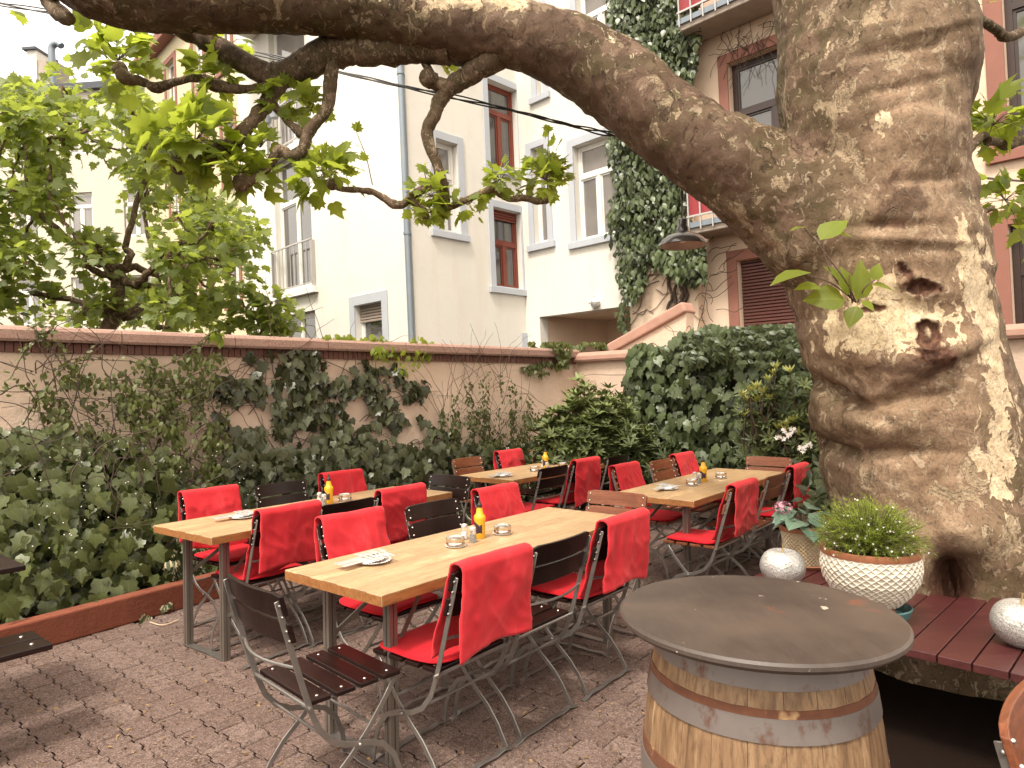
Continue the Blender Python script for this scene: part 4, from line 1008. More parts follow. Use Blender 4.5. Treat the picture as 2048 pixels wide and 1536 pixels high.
# ------------------------------------------------------------------ barrel table
BZ = .970; bc = np.array([.599, 1.700]); BR = .338
M['barrel_top'] = wood('weathered_barrel_top', (.075, .056, .046), (.10, .078, .066), (.135, .11, .094), .55, grain=.7, bumpst=.25)
q = NT('barrel_top_worn'); v = q.mapv((9, 1.6, 6), (0, 0, .6)); g = q.noise(3.0, 8, .7, v, .5)
c_ = q.ramp(g, [(.25, (.026, .017, .0135)), (.5, (.036, .024, .019)), (.78, (.050, .035, .028))]); n1 = q.noise(2.4, 4); c_ = q.mix(q.ramp(n1, [(.4, 0), (.7, .5)]), c_, (.12, .085, .062))
n2 = q.noise(26, 3, .5); c_ = q.mix(q.ramp(q.noise(40, 4, .7, q.mapv((8, .5, 1), (0, 0, .5))), [(.60, 0), (.66, .5)]), c_, (.085, .066, .056)); c_ = q.mix(q.ramp(n2, [(.735, 0), (.745, 1)]), c_, (.35, .28, .22)); c_ = q.mix(q.ramp(q.noise(9, 5, .7), [(.66, 0), (.72, .6)]), c_, (.16, .05, .025))
q.set(col=c_, rough=.5, coat=.08, coatr=.3); q.bump(g, .25, .003); M['barrel_top'] = q.m
br = empty('barrel_table', (bc[0], bc[1], 0), label='round dark table top resting on an old wine barrel', cat='barrel table')
b = MB(); prof = [(.0001, BZ-.026), (BR-.030, BZ-.026), (BR-.008, BZ-.023), (BR, BZ-.014), (BR-.001, BZ-.006), (BR-.007, BZ-.0005), (BR-.014, BZ), (.0001, BZ)]
b.lathe(prof, 96); b.build('table_top', M['barrel_top'], br)
M['stave'] = wood('oak_barrel_stave', (.10, .052, .024), (.23, .135, .068), (.35, .23, .13), .6, grain=.8, axis=2, bumpst=.5)
def brad(z): return .292-.045*((z-.42)/.48)**2+.0
ns = 22
for k in range(ns):
    a0, a1 = 2*PI*k/ns+.002, 2*PI*(k+1)/ns-.002; s = MB(); vs = []; zz = np.linspace(.0, BZ-.028, 10); rr = random.uniform(-.0008, .0008)
    for z in zz:
        for a, d in ((a0, 0), ((a0+a1)/2, .002), (a1, 0), (a1, -.025), (a0, -.025)):
            r_ = brad(z)+d+rr; vs.append((r_*math.cos(a), r_*math.sin(a), z))
    fs = [(5*i+j, 5*i+(j+1) % 5, 5*i+5+(j+1) % 5, 5*i+5+j) for i in range(9) for j in range(5)] + [(4, 3, 2, 1, 0), tuple(45+j for j in range(5))]
    s.add(vs, fs); s.build('stave', M['stave'], br)
q = NT('galvanised_hoop'); n = q.noise(6, 5, .6); n2 = q.noise(14, 5, .7, q.mapv((1, 1, .6)))
c_ = q.mix(n, (.13, .105, .095), (.25, .215, .195)); c_ = q.mix(q.ramp(n2, [(.54, 0), (.66, .85)]), c_, (.12, .045, .022)); q.set(col=c_, rough=.5, metal=.45); q.bump(n2, .2, .003); M['hoop'] = q.m
q = NT('rusty_hoop'); n = q.noise(22, 5, .7); n2 = q.noise(7, 4); c_ = q.mix(n, (.05, .016, .008), (.17, .06, .025)); c_ = q.mix(q.ramp(n2, [(.6, 0), (.64, .8)]), c_, (.38, .24, .12)); q.set(col=c_, rough=.85); q.bump(n, .5, .003); M['rust'] = q.m
for z0, z1, mt, nm in ((BZ-.090, BZ-.030, 'hoop', 'hoop'), (BZ-.195, BZ-.145, 'hoop', 'hoop'), (BZ-.150, BZ-.128, 'rust', 'rust_band'), (BZ-.335, BZ-.305, 'rust', 'rust_band'), (BZ-.385, BZ-.338, 'hoop', 'hoop'), (.20, .25, 'hoop', 'hoop'), (.03, .08, 'hoop', 'hoop')):
    h = MB(); t = .0045 if mt == 'hoop' else .0028; h.lathe([(brad(z0)-.004, z0), (brad(z0)+t, z0), (brad(z1)+t, z1), (brad(z1)-.004, z1)], 80); h.build(nm, M[mt], br, bevel=.0)
# hose coil like dark plastic thing under the bench: folded parasol foot
# ------------------------------------------------------------------ tree bench
ub = np.array([.7071, .7071, 0]); vb = np.array([.7071, -.7071, 0])
TC = np.array([2.40, 3.97]); BH = .45
bq = lambda a, b, z: ub*a + vb*b + Z*z
tb = empty('tree_bench', bq(3.7, -.5, 0), label='dark red plank bench built around the plane tree', cat='bench')
tcb = np.array([TC[0], TC[1], 0]); ta, tbb = tcb @ ub, tcb @ vb
k = 0; b0 = -1.80
while b0 < 1.2:
    wdt = .118; bm_ = b0+wdt/2; e = abs(bm_-tbb)
    a_end = 5.6 if e > .62 else ta-math.sqrt(max(.0, .64**2-e*e))+.10
    a_st = 3.10+.0*bm_
    s = MB(); s.slab(bq(a_st+random.uniform(-.003, .003), b0, BH-.034+random.uniform(-.0015, .0015)), ub, a_end-a_st, vb, wdt-.006, Z, .034); s.build('bench_plank', M['bench_red'], tb, bevel=.003, seg=2, world=True); b0 += wdt; k += 1
s = MB(); s.slab(bq(3.5, -1.70, BH-.10), ub, 1.9, vb, .04, Z, .0645); s.slab(bq(3.62, -1.7, BH-.10), ub, .04, vb, 2.8, Z, .065); s.build('bench_apron', M['bench_red'], tb, world=True)
for a, b in ((3.7, -1.6), (3.62, .3), (4.3, -1.65), (5.3, -1.65)):
    s = MB(); s.slab(bq(a, b, 0), ub, .07, vb, .07, Z, BH-.11); s.build('leg', M['bench_red'], tb, world=True)
# pots
q = NT('pale_glazed_pot'); n = q.noise(14, 5, .6); c_ = q.mix(n, (.44, .38, .30), (.58, .53, .44)); q.set(col=c_, rough=.4, coat=.2); M['pot_white'] = q.m
q = NT('tan_glazed_pot'); n = q.noise(10, 5, .6); c_ = q.mix(n, (.32, .24, .14), (.42, .33, .22)); q.set(col=c_, rough=.45); M['pot_tan'] = q.m
M['terracotta'] = plain('terracotta_rim', (.24, .085, .038), .6, var=.2, nsc=20); M['earth'] = plain('potting_soil', (.03, .018, .012), .95, var=.5, nsc=90, bump=.8)
M['teal'] = plain('blue_green_ceramic', (.06, .15, .15), .3, var=.2)
def lattice_pot(root, prof, n, mat, dia, ph, dep=.007):
    """turned pot whose wall carries a raised diamond net"""
    P = np.array(prof); L = np.r_[0, np.cumsum(np.hypot(*np.diff(P, axis=0).T))]; rows = 110; cols = 360
    s = np.linspace(0, L[-1], rows); R = np.interp(s, L, P[:, 0]); Zz = np.interp(s, L, P[:, 1]); vs = []; fs = []
    for j in range(rows):
        fade = min(1, (L[-1]-s[j])/.02, s[j]/.01)
        for i in range(cols):
            a = 2*PI*i/cols; u = a*dia/(2*PI); v = s[j]/ph
            d = min(abs(((u+v) % 1)-.5), abs(((u-v) % 1)-.5)); h = dep*(max(0, 1-d/.16)**.8)*fade
            r = R[j]-dep*fade*.6+h; vs.append((r*math.cos(a), r*math.sin(a), Zz[j]))
    for j in range(rows-1):
        for i in range(cols): fs.append((j*cols+i, j*cols+(i+1) % cols, (j+1)*cols+(i+1) % cols, (j+1)*cols+i))
    fs.append(tuple(range(cols))[::-1]); b = MB(); b.add(vs, fs, True); return b.build('pot_body', mat, root)
def pot(p, name, label, prof, rim, mat, dia, ph, dep=.007):
    r = empty(name, p, label=label, cat='flower pot', group='pots on the tree bench')
    lattice_pot(r, prof, 0, mat, dia, ph, dep); top = prof[-1]
    b = MB(); rr, z = top; b.lathe([(rr-.004, z-.012), (rr+rim, z-.010), (rr+rim*1.3, z+.004), (rr+rim, z+.016), (rr-.006, z+.018), (rr-.016, z+.008), (rr-.018, z-.03)], 64, cap=False); b.build('pot_rim', M['terracotta'], r)
    b = MB(); b.lathe([(.0001, z-.004), (rr-.012, z-.018)], 32, cap=False); b.build('potting_soil', M['earth'], r); return r
pb_ = hz(1742, 1208, .525); POT1 = pot(pb_, 'bowl_pot', 'large white bowl shaped pot with diamond net relief on the bench', [(.085, 0), (.12, .012), (.165, .06), (.200, .12), (.212, .175), (.208, .215), (.200, .243)], .006, M['pot_white'], 34, .030, .006)
r = empty('teal_dish', (pb_[0]+.03, pb_[1], BH), label='small blue green bowl under the large white pot', cat='bowl'); b = MB(); b.lathe([(.0001, 0), (.10, 0), (.128, .03), (.142, .07), (.136, .074), (.12, .03), (.09, .012), (.0001, .012)], 40); b.build('bowl_body', M['teal'], r)
b = MB(); b.lathe([(.0001, .013), (.07, .013), (.072, .073), (.0001, .073)], 20); b.build('riser_block', M['terracotta'], r)
def saucer(p, rr, label):
    b = MB(); b.lathe([(.0001, 0), (rr-.02, 0), (rr, .022), (rr-.006, .026), (rr-.022, .008), (.0001, .008)], 40); o = b.build('pot_saucer', M['terracotta']); o.location = Vector(p); tag(o, label, 'saucer')
p2 = hz(1608, 1128, BH+.009); saucer((p2[0]+.02, p2[1]+.01, BH), .155, 'terracotta saucer under the tan pot on the bench')
POT2 = pot(p2, 'round_pot', 'tan cone shaped pot with diamond relief behind the silver apple', [(.098, 0), (.102, .01), (.118, .12), (.130, .215)], .005, M['pot_tan'], 30, .024, .005)
p3 = hz(1672, 1100, BH+.009); saucer((p3[0], p3[1], BH), .13, 'terracotta saucer hidden behind the white bowl pot')
POT3 = pot(p3, 'round_pot', 'tan pot half hidden between the other two pots', [(.098, 0), (.102, .01), (.118, .12), (.130, .215)], .005, M['pot_tan'], 30, .024, .005)
# silver apples
q = NT('crackled_silver'); n = q.noise(9, 6, .7); vv = q.voro(95, feature='DISTANCE_TO_EDGE'); vo = q.voro(70, out=0)
c_ = q.mix(n, (.32, .31, .29), (.80, .78, .74)); c_ = q.mix(q.ramp(vv, [(.0, 1), (.06, 0)]), c_, (.10, .085, .075)); q.set(col=c_, rough=.38, metal=.5); q.bump(vo, .5, .004); M['silver'] = q.m
def apple(p, r, label):
    o_ = empty('silver_apple', p, label=label, cat='ornament', group='crackled silver apples')
    prof = [(max(.0001, r*(math.sin(t)**.9)*(1.0-.12*max(0, math.cos(t))**1.5)), -r*.9*math.cos(t) + (-.22*r*math.exp(-((t-PI)/.35)**2) if t > 2 else 0)+.08*r*math.exp(-(t/.3)**2)) for t in np.linspace(0, PI, 40)]
    z0 = min(z for _, z in prof); b = MB(); b.lathe([(a, z-z0) for a, z in prof], 64); b.build('apple_body', M['silver'], o_)
    zt = prof[-1][1]-z0; b = MB(); b.tube([(0, 0, zt), (.002, 0, zt+.03), (.006, .002, zt+r*.42)], [.005, .004, .006], 8); b.build('apple_stalk', plain('brass_stalk', (.45, .33, .18), .35, metal=.8), o_)
apple(hz(1566, 1170, BH), .118, 'silver apple ornament beside the tan pot'); apple(hz(2046, 1292, BH), .112, 'silver apple ornament on the bench at the right edge')

# ------------------------------------------------------------------ hanging lamp
LP = aty(1366, 492, 4.45); r = empty('pendant_lamp', LP, label='dark enamel pendant lamp hanging from the big limb', cat='lamp')
M['enamel'] = plain('black_enamel', (.055, .045, .040), .22, var=.3, coat=.5); M['enamel_in'] = plain('pale_enamel', (.50, .40, .36), .4)
b = MB(); b.lathe([(.1485, .0), (.153, .004), (.148, .02), (.135, .042), (.105, .066), (.070, .080), (.046, .088), (.040, .094), (.040, .120), (.034, .128), (.032, .172), (.024, .18), (.0001, .182)], 48, cap=False); b.build('lamp_shade', M['enamel'], r)
b = MB(); b.lathe([(.148, .001), (.142, .018), (.128, .038), (.10, .060), (.066, .074), (.0001, .078)], 48, cap=False); b.build('shade_lining', M['enamel_in'], r)
b = MB(); b.ball((0, 0, .048), .028, 10); b.build('bulb', M['china'], r)
b = MB(); b.tube([(0, 0, .18), (0, 0, .34), (.002, 0, .55)], .006, 6); b.tube([(.0, 0, .30), (0, 0, .36)], .012, 8); b.build('lamp_cord', M['enamel'], r)
# cable across the yard
cb = MB()
pts = [aty(x, y, Y) for x, y, Y in ((-60, 0, 5.4), (120, 28, 5.2), (340, 66, 5.0), (600, 125, 4.85), (800, 172, 4.75), (1000, 216, 4.65), (1150, 252, 4.55), (1240, 270, 4.5), (1300, 275, 4.4))]
def smooth(pts, n=10):
    P = [np.asarray(p, float) for p in pts]; out = []
    for i in range(len(P)-1):
        p0, p1, p2, p3 = P[max(i-1, 0)], P[i], P[i+1], P[min(i+2, len(P)-1)]
        for t in np.arange(n)/n: out.append(.5*((2*p1)+(-p0+p2)*t+(2*p0-5*p1+4*p2-p3)*t*t+(-p0+3*p1-3*p2+p3)*t**3))
    out.append(P[-1]); return out
M['rubber'] = plain('black_cable', (.018, .014, .012), .5)
sp = smooth(pts, 14)
for ph_ in (0, 2.1, 4.2):
    cb.tube([p + np.array([math.cos(i*.35+ph_)*.006, 0, math.sin(i*.35+ph_)*.010 + (.012*math.sin(i*.12) if ph_ > 4 else 0)]) for i, p in enumerate(sp)], .0055, 5)
tag(cb.build('power_cable', M['rubber']), 'twisted black cable strung across the yard to the big limb', 'cable')
cb = MB(); cb.tube(smooth([aty(1945, 352, 4.2), aty(1990, 358, 4.6), aty(2100, 366, 5.5)]), .008, 6); tag(cb.build('power_cable', M['rubber']), 'short black cable running right from the trunk', 'cable')
# ------------------------------------------------------------------ the big plane tree
def sm(pts, n=8): return smooth([np.asarray(p, float) for p in pts], n)
def ring_loft(mb, cs, rx, ry, nx, ax, ay, seg=72):
    """rings of semi-axes rx, ry about centres cs in the planes spanned by ax, ay"""
    vs = []
    for c, a, b, u, v in zip(cs, rx, ry, ax, ay):
        for k in range(seg): t = 2*PI*k/seg; vs.append(c + u*a*math.cos(t) + v*b*math.sin(t))
    n = len(cs); fs = [(i*seg+k, i*seg+(k+1) % seg, (i+1)*seg+(k+1) % seg, (i+1)*seg+k) for i in range(n-1) for k in range(seg)]
    fs += [tuple(range(seg))[::-1], tuple((n-1)*seg+k for k in range(seg))]; mb.add(vs, fs, True)
TY = 3.97
sil = [(-420, 1548, 1935), (-100, 1552, 1930), (0, 1556, 1925), (60, 1560, 1932), (130, 1560, 1940), (200, 1561, 1936), (280, 1562, 1917), (350, 1561, 1917), (430, 1560, 1930), (500, 1563, 1952), (575, 1592, 1964), (640, 1614, 1975), (720, 1630, 1996), (800, 1634, 2016), (870, 1648, 2040), (950, 1660, 2058), (1040, 1676, 2078), (1110, 1694, 2096), (1170, 1704, 2125), (1240, 1690, 2170), (1330, 1660, 2200), (1500, 1630, 2240)]
cs, rx, ry = [], [], []
for y, l, r in sil:
    pl_, pr_ = aty(l, y, TY), aty(r, y, TY); c = (pl_+pr_)/2; w = (pr_[0]-pl_[0])/2*.965; c[1] = TY; cs.append(c); rx.append(w); ry.append(w*.96)
C3 = np.array(smooth(cs, 4)); RX = np.interp(np.linspace(0, len(rx)-1, len(C3)), range(len(rx)), rx); RY = np.interp(np.linspace(0, len(ry)-1, len(C3)), range(len(ry)), ry)
order = np.argsort(-C3[:, 2]); mb = MB()
ring_loft(mb, C3, RX, RY, 0, [np.array([1., 0, 0])]*len(C3), [np.array([0, -1., 0])]*len(C3))
# main limb
limb = [(1700, 500, 3.97, 120), (1620, 440, 3.95, 118), (1545, 385, 3.95, 104), (1470, 335, 3.98, 92), (1395, 290, 4.05, 85), (1300, 218, 4.2, 82), (1215, 155, 4.3, 79), (1120, 100, 4.35, 74), (1010, 66, 4.4, 66), (900, 56, 4.4, 66), (780, 20, 4.35, 68), (640, -5, 4.3, 70), (500, -14, 4.2, 73), (380, -18, 4.1, 74), (270, -22, 4.0, 77), (190, -42, 3.9, 76), (110, -110, 3.8, 72), (30, -210, 3.7, 66)]
def px_path(L): return [aty(x, y, Y) for x, y, Y, r in L], [r/FPX*Y for x, y, Y, r in L]
def px_tube(mb, L, n=10, sub=6, jit=0.0, seed=0):
    P, R = px_path(L); S = smooth(P, sub); RR = np.interp(np.linspace(0, len(R)-1, len(S)), range(len(R)), R)
    if jit:
        S = [p + np.array([noise.noise(Vector((i*.35, seed, 0))), noise.noise(Vector((i*.35, seed+9, 0))), noise.noise(Vector((i*.35, seed+5, 3)))])*jit for i, p in enumerate(S)]
        RR = [r*(1+.22*noise.noise(Vector((i*.55, seed*2.3, 1)))) for i, r in enumerate(RR)]
    mb.tube(S, RR, n); return S
S_limb = px_tube(mb, limb, 40, 6)
me = mb.mesh('trunk', None); o = bpy.data.objects.new('tmp', me); COL.objects.link(o)
md = o.modifiers.new('r', 'REMESH'); md.mode = 'VOXEL'; md.voxel_size = .015
dg = bpy.context.evaluated_depsgraph_get(); me2 = bpy.data.meshes.new_from_object(o.evaluated_get(dg)); bpy.data.objects.remove(o)
nv = len(me2.vertices); V = np.empty(nv*3, np.float32); me2.vertices.foreach_get('co', V); V = V.reshape(-1, 3).astype(float)
E_ = np.empty(len(me2.edges)*2, np.int32); me2.edges.foreach_get('vertices', E_); E_ = E_.reshape(-1, 2)
deg = np.bincount(E_.ravel(), minlength=nv)[:, None]
def lap(V, it, w=.5, mask=None):
    for _ in range(it):
        A = np.zeros_like(V)
        for k in range(3): A[:, k] = np.bincount(E_[:, 0], V[E_[:, 1], k], nv) + np.bincount(E_[:, 1], V[E_[:, 0], k], nv)
        d = (A/deg - V)*w; V = V + (d if mask is None else d*mask)
    return V
jc = aty(1575, 395, 3.95); mk = np.clip(1.2-np.linalg.norm(V-jc, axis=1)/.55, 0, 1)[:, None]
V = lap(V, 3); V = lap(V, 60, .6, mk)
def normals(V):
    me2.vertices.foreach_set('co', V.astype(np.float32).ravel()); me2.update(); N = np.empty(nv*3, np.float32); me2.vertices.foreach_get('normal', N); return N.reshape(-1, 3).astype(float)
N = normals(V)
q2, d2 = proj(V); facing = ((CAM-V)*N).sum(1) > -.05
onlimb = (q2[:, 0] < 1500).astype(float)
# ridges and swellings
disp = np.empty(nv); rough_ = np.empty(nv)
for i in range(nv):
    p = V[i]; v = Vector((p[0]*1.0, p[1]*1.0, p[2]*1.0))
    a = noise.noise(v*2.3+Vector((3, 1, 7))); b = noise.noise(v*6.5); c = noise.fractal(Vector((v.x*13, v.y*13, v.z*9)), 1.0, 2.0, 3); 
    if onlimb[i]: w = noise.noise(Vector((p[0]*9, p[1]*3, p[2]*3+2)))
    else: w = noise.noise(Vector((p[0]*2.2+p[2]*1.2, p[1]*2, p[2]*15)))
    disp[i] = .030*a + .016*b + .007*w
    rough_[i] = c*.010
disp *= np.where(onlimb > 0, .75, 1.0)
cream = np.zeros(nv); rot = np.zeros(nv); brown = np.zeros(nv)
F_ = facing & (d2 < 4.6)
def gaus(x, y, rx_, ry_, an=0):
    dx = q2[:, 0]-x; dy = q2[:, 1]-y; c, s = math.cos(an), math.sin(an); u = (dx*c+dy*s)/rx_; v = (-dx*s+dy*c)/ry_; return np.exp(-(u*u+v*v))*F_
# folds: (x, y, rx, ry, angle, depth m)
for x, y, a, b, an, h in [
    (1752, 715, 120, 58, .1, .11), (1700, 640, 70, 50, 0, .04), (1735, 835, 105, 45, 0, .09), (1690, 792, 80, 14, .5, -.11), (1800, 800, 90, 12, -.15, -.05), (1660, 892, 60, 12, .5, -.08), (1770, 905, 100, 12, .0, -.05),
    (1700, 950, 80, 40, 0, .02), (1960, 1060, 62, 52, 0, .085), (1905, 1010, 60, 22, .8, -.035), (2010, 1120, 70, 60, 0, .05), (1902, 1180, 40, 62, 0, -.24), (1800, 1190, 60, 60, 0, .05),
    (1835, 265, 80, 70, 0, .055), (1790, 450, 110, 11, -.05, -.022), (1840, 480, 110, 10, .05, .022), (1800, 100, 100, 9, -.15, -.016), (1850, 60, 100, 9, -.2, .016), (1820, 170, 100, 9, -.25, -.016), (1780, 225, 90, 9, -.3, -.014), (1850, 360, 80, 10, -.1, -.02),
    (1640, 300, 60, 14, .1, -.03), (1610, 360, 60, 40, 0, .02), (1600, 520, 45, 40, 0, .045), (1630, 585, 40, 30, .3, .03), (1612, 560, 45, 9, .9, -.04), (1640, 690, 30, 80, .1, .02), (1925, 640, 40, 90, -.3, .03),
    (1905, 700, 60, 25, -.4, .04), (1870, 750, 110, 12, -.5, -.03), (1930, 60, 40, 60, 0, .03), (1925, 210, 18, 40, 0, .02), (1505, 300, 60, 40, .7, .015), (1560, 300, 50, 60, .8, -.03)]:
    disp += gaus(x, y, a, b, an)*h
wn = np.array([noise.fractal(Vector((p[0]*17, p[1]*17, p[2]*17)), .9, 2, 3) if f else 0 for p, f in zip(V, F_)])
# wounds: eye shaped scar, ring scar, rough burr, small scars
def wound(x, y, a, b, an, dep, lip, rt=1.0):
    dx = q2[:, 0]-x; dy = q2[:, 1]-y; c, s = math.cos(an), math.sin(an); r = np.sqrt(((dx*c+dy*s)/a)**2+((-dx*s+dy*c)/b)**2) + wn*.55
    global disp, rot
    disp = disp + F_*(-dep*np.clip(1.05-r, 0, 1)**.7 + lip*np.exp(-((r-1.25)/.28)**2)); rot = np.maximum(rot, F_*np.clip((1.28-r)*3, 0, 1)*rt)
wound(1838, 572, 28, 16, .25, .035, .018); wound(1812, 545, 9, 24, -.75, .02, .010); wound(1852, 667, 20, 25, -.2, .03, .024); wound(1856, 664, 7, 13, -.2, -.03, .0, .0)
cream += gaus(1856, 664, 9, 14, -.2)*2; rot *= (1-gaus(1856, 664, 7, 12, -.2)*.9)
wound(1748, 615, 20, 7, 0, .02, .006, .9); wound(1868, 578, 22, 8, .2, .02, .01, .8)
bur = gaus(1862, 714, 46, 30, .2); 
for i in np.nonzero(bur > .08)[0]:
    p = V[i]; disp[i] += bur[i]*(.03+.05*abs(noise.fractal(Vector((p[0]*24, p[1]*24, p[2]*24)), .8, 2, 3)))
rot = np.maximum(rot, np.clip(bur*1.3-.25, 0, .8)); rot = np.maximum(rot, gaus(1800, 770, 70, 16, .0)*.55); rot = np.maximum(rot, gaus(1795, 445, 40, 12, .05)*.55)  # rotten burr; fold creases also darkened, their shade put into the colour
rot = np.maximum(rot, gaus(1902, 1182, 44, 62)*1.5); rot = np.maximum(rot, gaus(1705, 802, 60, 10, .55)*.5)  # dark of the root hollow and another crease put into the colour
for x, y, a, b, an, k in [(1740, 665, 115, 50, 0, .9), (1810, 640, 110, 60, .2, .7), (1985, 700, 26, 130, -.15, .95), (1950, 520, 40, 110, 0, .55), (1800, 545, 120, 70, 0, .35), (1990, 860, 50, 150, -.1, .6), (1750, 260, 30, 40, .3, .5), (1770, 235, 20, 25, 0, .5), (1790, 830, 40, 14, 0, .6), (1990, 960, 40, 90, 0, .6), (1930, 330, 30, 200, 0, .4),
    (1660, 90, 16, 40, 0, .5), (1000, 5, 260, 22, 0, .9), (1240, 90, 60, 14, .7, .5), (1400, 240, 80, 16, .65, .4), (1480, 330, 60, 30, .8, .3), (1560, 330, 60, 70, 0, .15)]:
    cream += gaus(x, y, a, b, an)*k
brown += onlimb*.35 + .12*(q2[:, 0] < 1700)  # darker limb bark, with part of its shading put into the brown
brown += gaus(1790, 420, 60, 50)*.6 + gaus(1800, 690, 80, 40)*.2 + gaus(1810, 740, 100, 30)*.6 + gaus(1230, 200, 160, 60, .7)*.3
tan_ = np.clip(gaus(1840, 300, 120, 380)*1.3+gaus(1860, 950, 125, 330)*1.2+gaus(1800, 640, 160, 160), 0, 1)*(1-onlimb)
V = V + N*(disp)[:, None]; N = normals(V); V = V + N*rough_[:, None]; N = normals(V)
me2.polygons.foreach_set('use_smooth', np.ones(len(me2.polygons), bool)); me2.materials.clear(); me2.materials.append(M['bark'])
base = np.array([2.42, TY, 0])
me2.vertices.foreach_set('co', (V-base).astype(np.float32).ravel())
for nm, ar in (('cream', cream-.08), ('rot', rot), ('brown', brown), ('tan', tan_)): me2.attributes.new(nm, 'FLOAT', 'POINT').data.foreach_set('value', ar.astype(np.float32))
me2.update(); me2.name = 'trunk'
pt = empty('plane_tree', base, label='huge old plane tree with flaking bark and a long limb over the tables', cat='tree')
link('trunk', me2, pt)

branches = {
 'a': [(900, 95, 4.40, 36), (830, 92, 4.42, 33), (760, 98, 4.45, 33), (700, 96, 4.48, 34), (650, 108, 4.5, 34), (600, 136, 4.5, 28), (555, 152, 4.5, 26), (515, 140, 4.5, 22), (470, 114, 4.5, 21), (410, 78, 4.5, 21), (350, 44, 4.45, 22), (300, -20, 4.3, 22)],
 'b': [(560, 160, 4.48, 20), (535, 205, 4.45, 15), (506, 240, 4.4, 14), (469, 283, 4.35, 15), (440, 302, 4.3, 16), (410, 315, 4.25, 17), (380, 320, 4.22, 15), (358, 332, 4.2, 14)],
 'c': [(560, 168, 4.5, 14), (520, 176, 4.5, 9), (479, 179, 4.52, 9), (450, 174, 4.54, 11), (424, 168, 4.55, 15), (405, 158, 4.55, 10), (378, 158, 4.56, 7), (345, 166, 4.58, 8), (314, 176, 4.6, 11), (295, 168, 4.6, 8), (273, 160, 4.6, 10), (250, 155, 4.6, 14), (240, 138, 4.6, 12)],
 'd': [(668, 115, 4.48, 14), (661, 160, 4.45, 14), (655, 215, 4.42, 12), (632, 245, 4.4, 12), (615, 268, 4.4, 13), (603, 305, 4.38, 11), (580, 312, 4.36, 10), (561, 300, 4.35, 12), (545, 320, 4.34, 9), (529, 342, 4.33, 8), (505, 360, 4.32, 9), (483, 366, 4.32, 14)],
 'e': [(548, 175, 4.5, 10), (545, 205, 4.5, 9), (574, 240, 4.45, 8), (601, 266, 4.4, 9)],
 'f': [(1000, 100, 4.4, 36), (965, 128, 4.42, 27), (930, 155, 4.45, 20), (900, 175, 4.46, 18), (880, 200, 4.47, 15), (868, 232, 4.47, 13), (854, 262, 4.48, 13), (862, 300, 4.48, 11), (876, 335, 4.48, 10), (884, 370, 4.48, 12), (890, 400, 4.48, 11), (886, 425, 4.48, 7)],
 'f_stub': [(900, 172, 4.46, 16), (875, 168, 4.44, 14), (862, 160, 4.42, 17), (856, 156, 4.40, 15)],
 'f_up': [(870, 160, 4.45, 9), (855, 135, 4.45, 8), (845, 110, 4.45, 9)],
 'g': [(880, 362, 4.48, 10), (858, 372, 4.47, 9), (828, 390, 4.46, 9), (806, 408, 4.45, 8), (785, 408, 4.45, 10), (765, 395, 4.44, 7), (742, 383, 4.43, 7), (719, 380, 4.42, 6), (682, 378, 4.42, 6), (665, 368, 4.42, 10)],
 'h': [(822, 398, 4.46, 8), (836, 412, 4.45, 8), (848, 424, 4.45, 9), (855, 448, 4.45, 7)],
 'i': [(886, 418, 4.48, 8), (905, 412, 4.5, 7), (933, 400, 4.5, 7), (960, 388, 4.52, 7), (988, 378, 4.53, 8), (1000, 388, 4.54, 7), (1020, 398, 4.55, 6), (1047, 396, 4.56, 7), (1075, 402, 4.57, 7), (1093, 400, 4.58, 7), (1097, 387, 4.58, 6)],
 'j': [(1900, 20, 4.0, 12), (1934, 26, 4.1, 10), (1965, 42, 4.2, 9), (1996, 62, 4.3, 9), (2012, 76, 4.35, 10), (2050, 62, 4.5, 9), (2120, 40, 4.8, 8)],
 'k': [(1900, 330, 4.0, 14), (1936, 299, 4.1, 11), (1957, 278, 4.15, 9), (1972, 270, 4.2, 7)],
 'l': [(1975, 282, 4.2, 9), (1992, 284, 4.3, 8), (2017, 290, 4.4, 10), (2048, 279, 4.5, 8), (2130, 262, 4.8, 7)],
 'm': [(1940, 450, 4.0, 10), (1966, 425, 4.1, 7), (1985, 416, 4.2, 5)],
 'n': [(120, -30, 4.3, 12), (100, 0, 4.45, 17), (118, 28, 4.4, 15), (135, 34, 4.4, 13), (60, -30, 4.6, 9)],
}
for i, (k, L) in enumerate(branches.items()):
    b = MB(); px_tube(b, L, 14 if L[0][3] > 15 else 10, 6, .006 if L[1][3] > 20 else .005, i*3.3)
    if L[-1][3] >= 9 and k not in ('a', 'j', 'l'): b.ball(aty(*L[-1][:3]), L[-1][3]*1.25/FPX*L[-1][2], 8)
    o = b.build('branch', M['bark_small'], pt, world=True)
def cluster(LV, c, n, rad, size, up=.55, spread=1.0, tw=None, tint=(.3, .9), drop=.5, nseed=0):
    """a pollard knob: shoots fan out from c, each ending in leaves"""
    for k in range(n):
        d = rv(); d /= np.linalg.norm(d); d[2] = d[2]*.75 + up*.5; d[1] *= spread; d /= np.linalg.norm(d)
        L = rad*rng.uniform(.35, 1.0)
        p = c + d*L + np.array([0, 0, -.10*L*L/rad]); s = size*rng.uniform(.6, 1.2)
        tip = d*1.0 + np.array([0, 0, -drop*rng.uniform(-.6, 1.3)]) + rv(.35); nrm = np.array([0, 0, .8]) + d*.2 - np.array([0, .35, 0]) + rv(.45)
        hgt = d[2]*.5+.5
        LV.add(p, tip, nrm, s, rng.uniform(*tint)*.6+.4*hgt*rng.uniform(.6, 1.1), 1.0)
        if tw is not None and k % 3 == 0: tw.tube([c, c+(p-c)*.5+np.array([0, 0, .02]), p], [.0028, .002, .0012], 4)
LV = Leaves(); tw = MB()
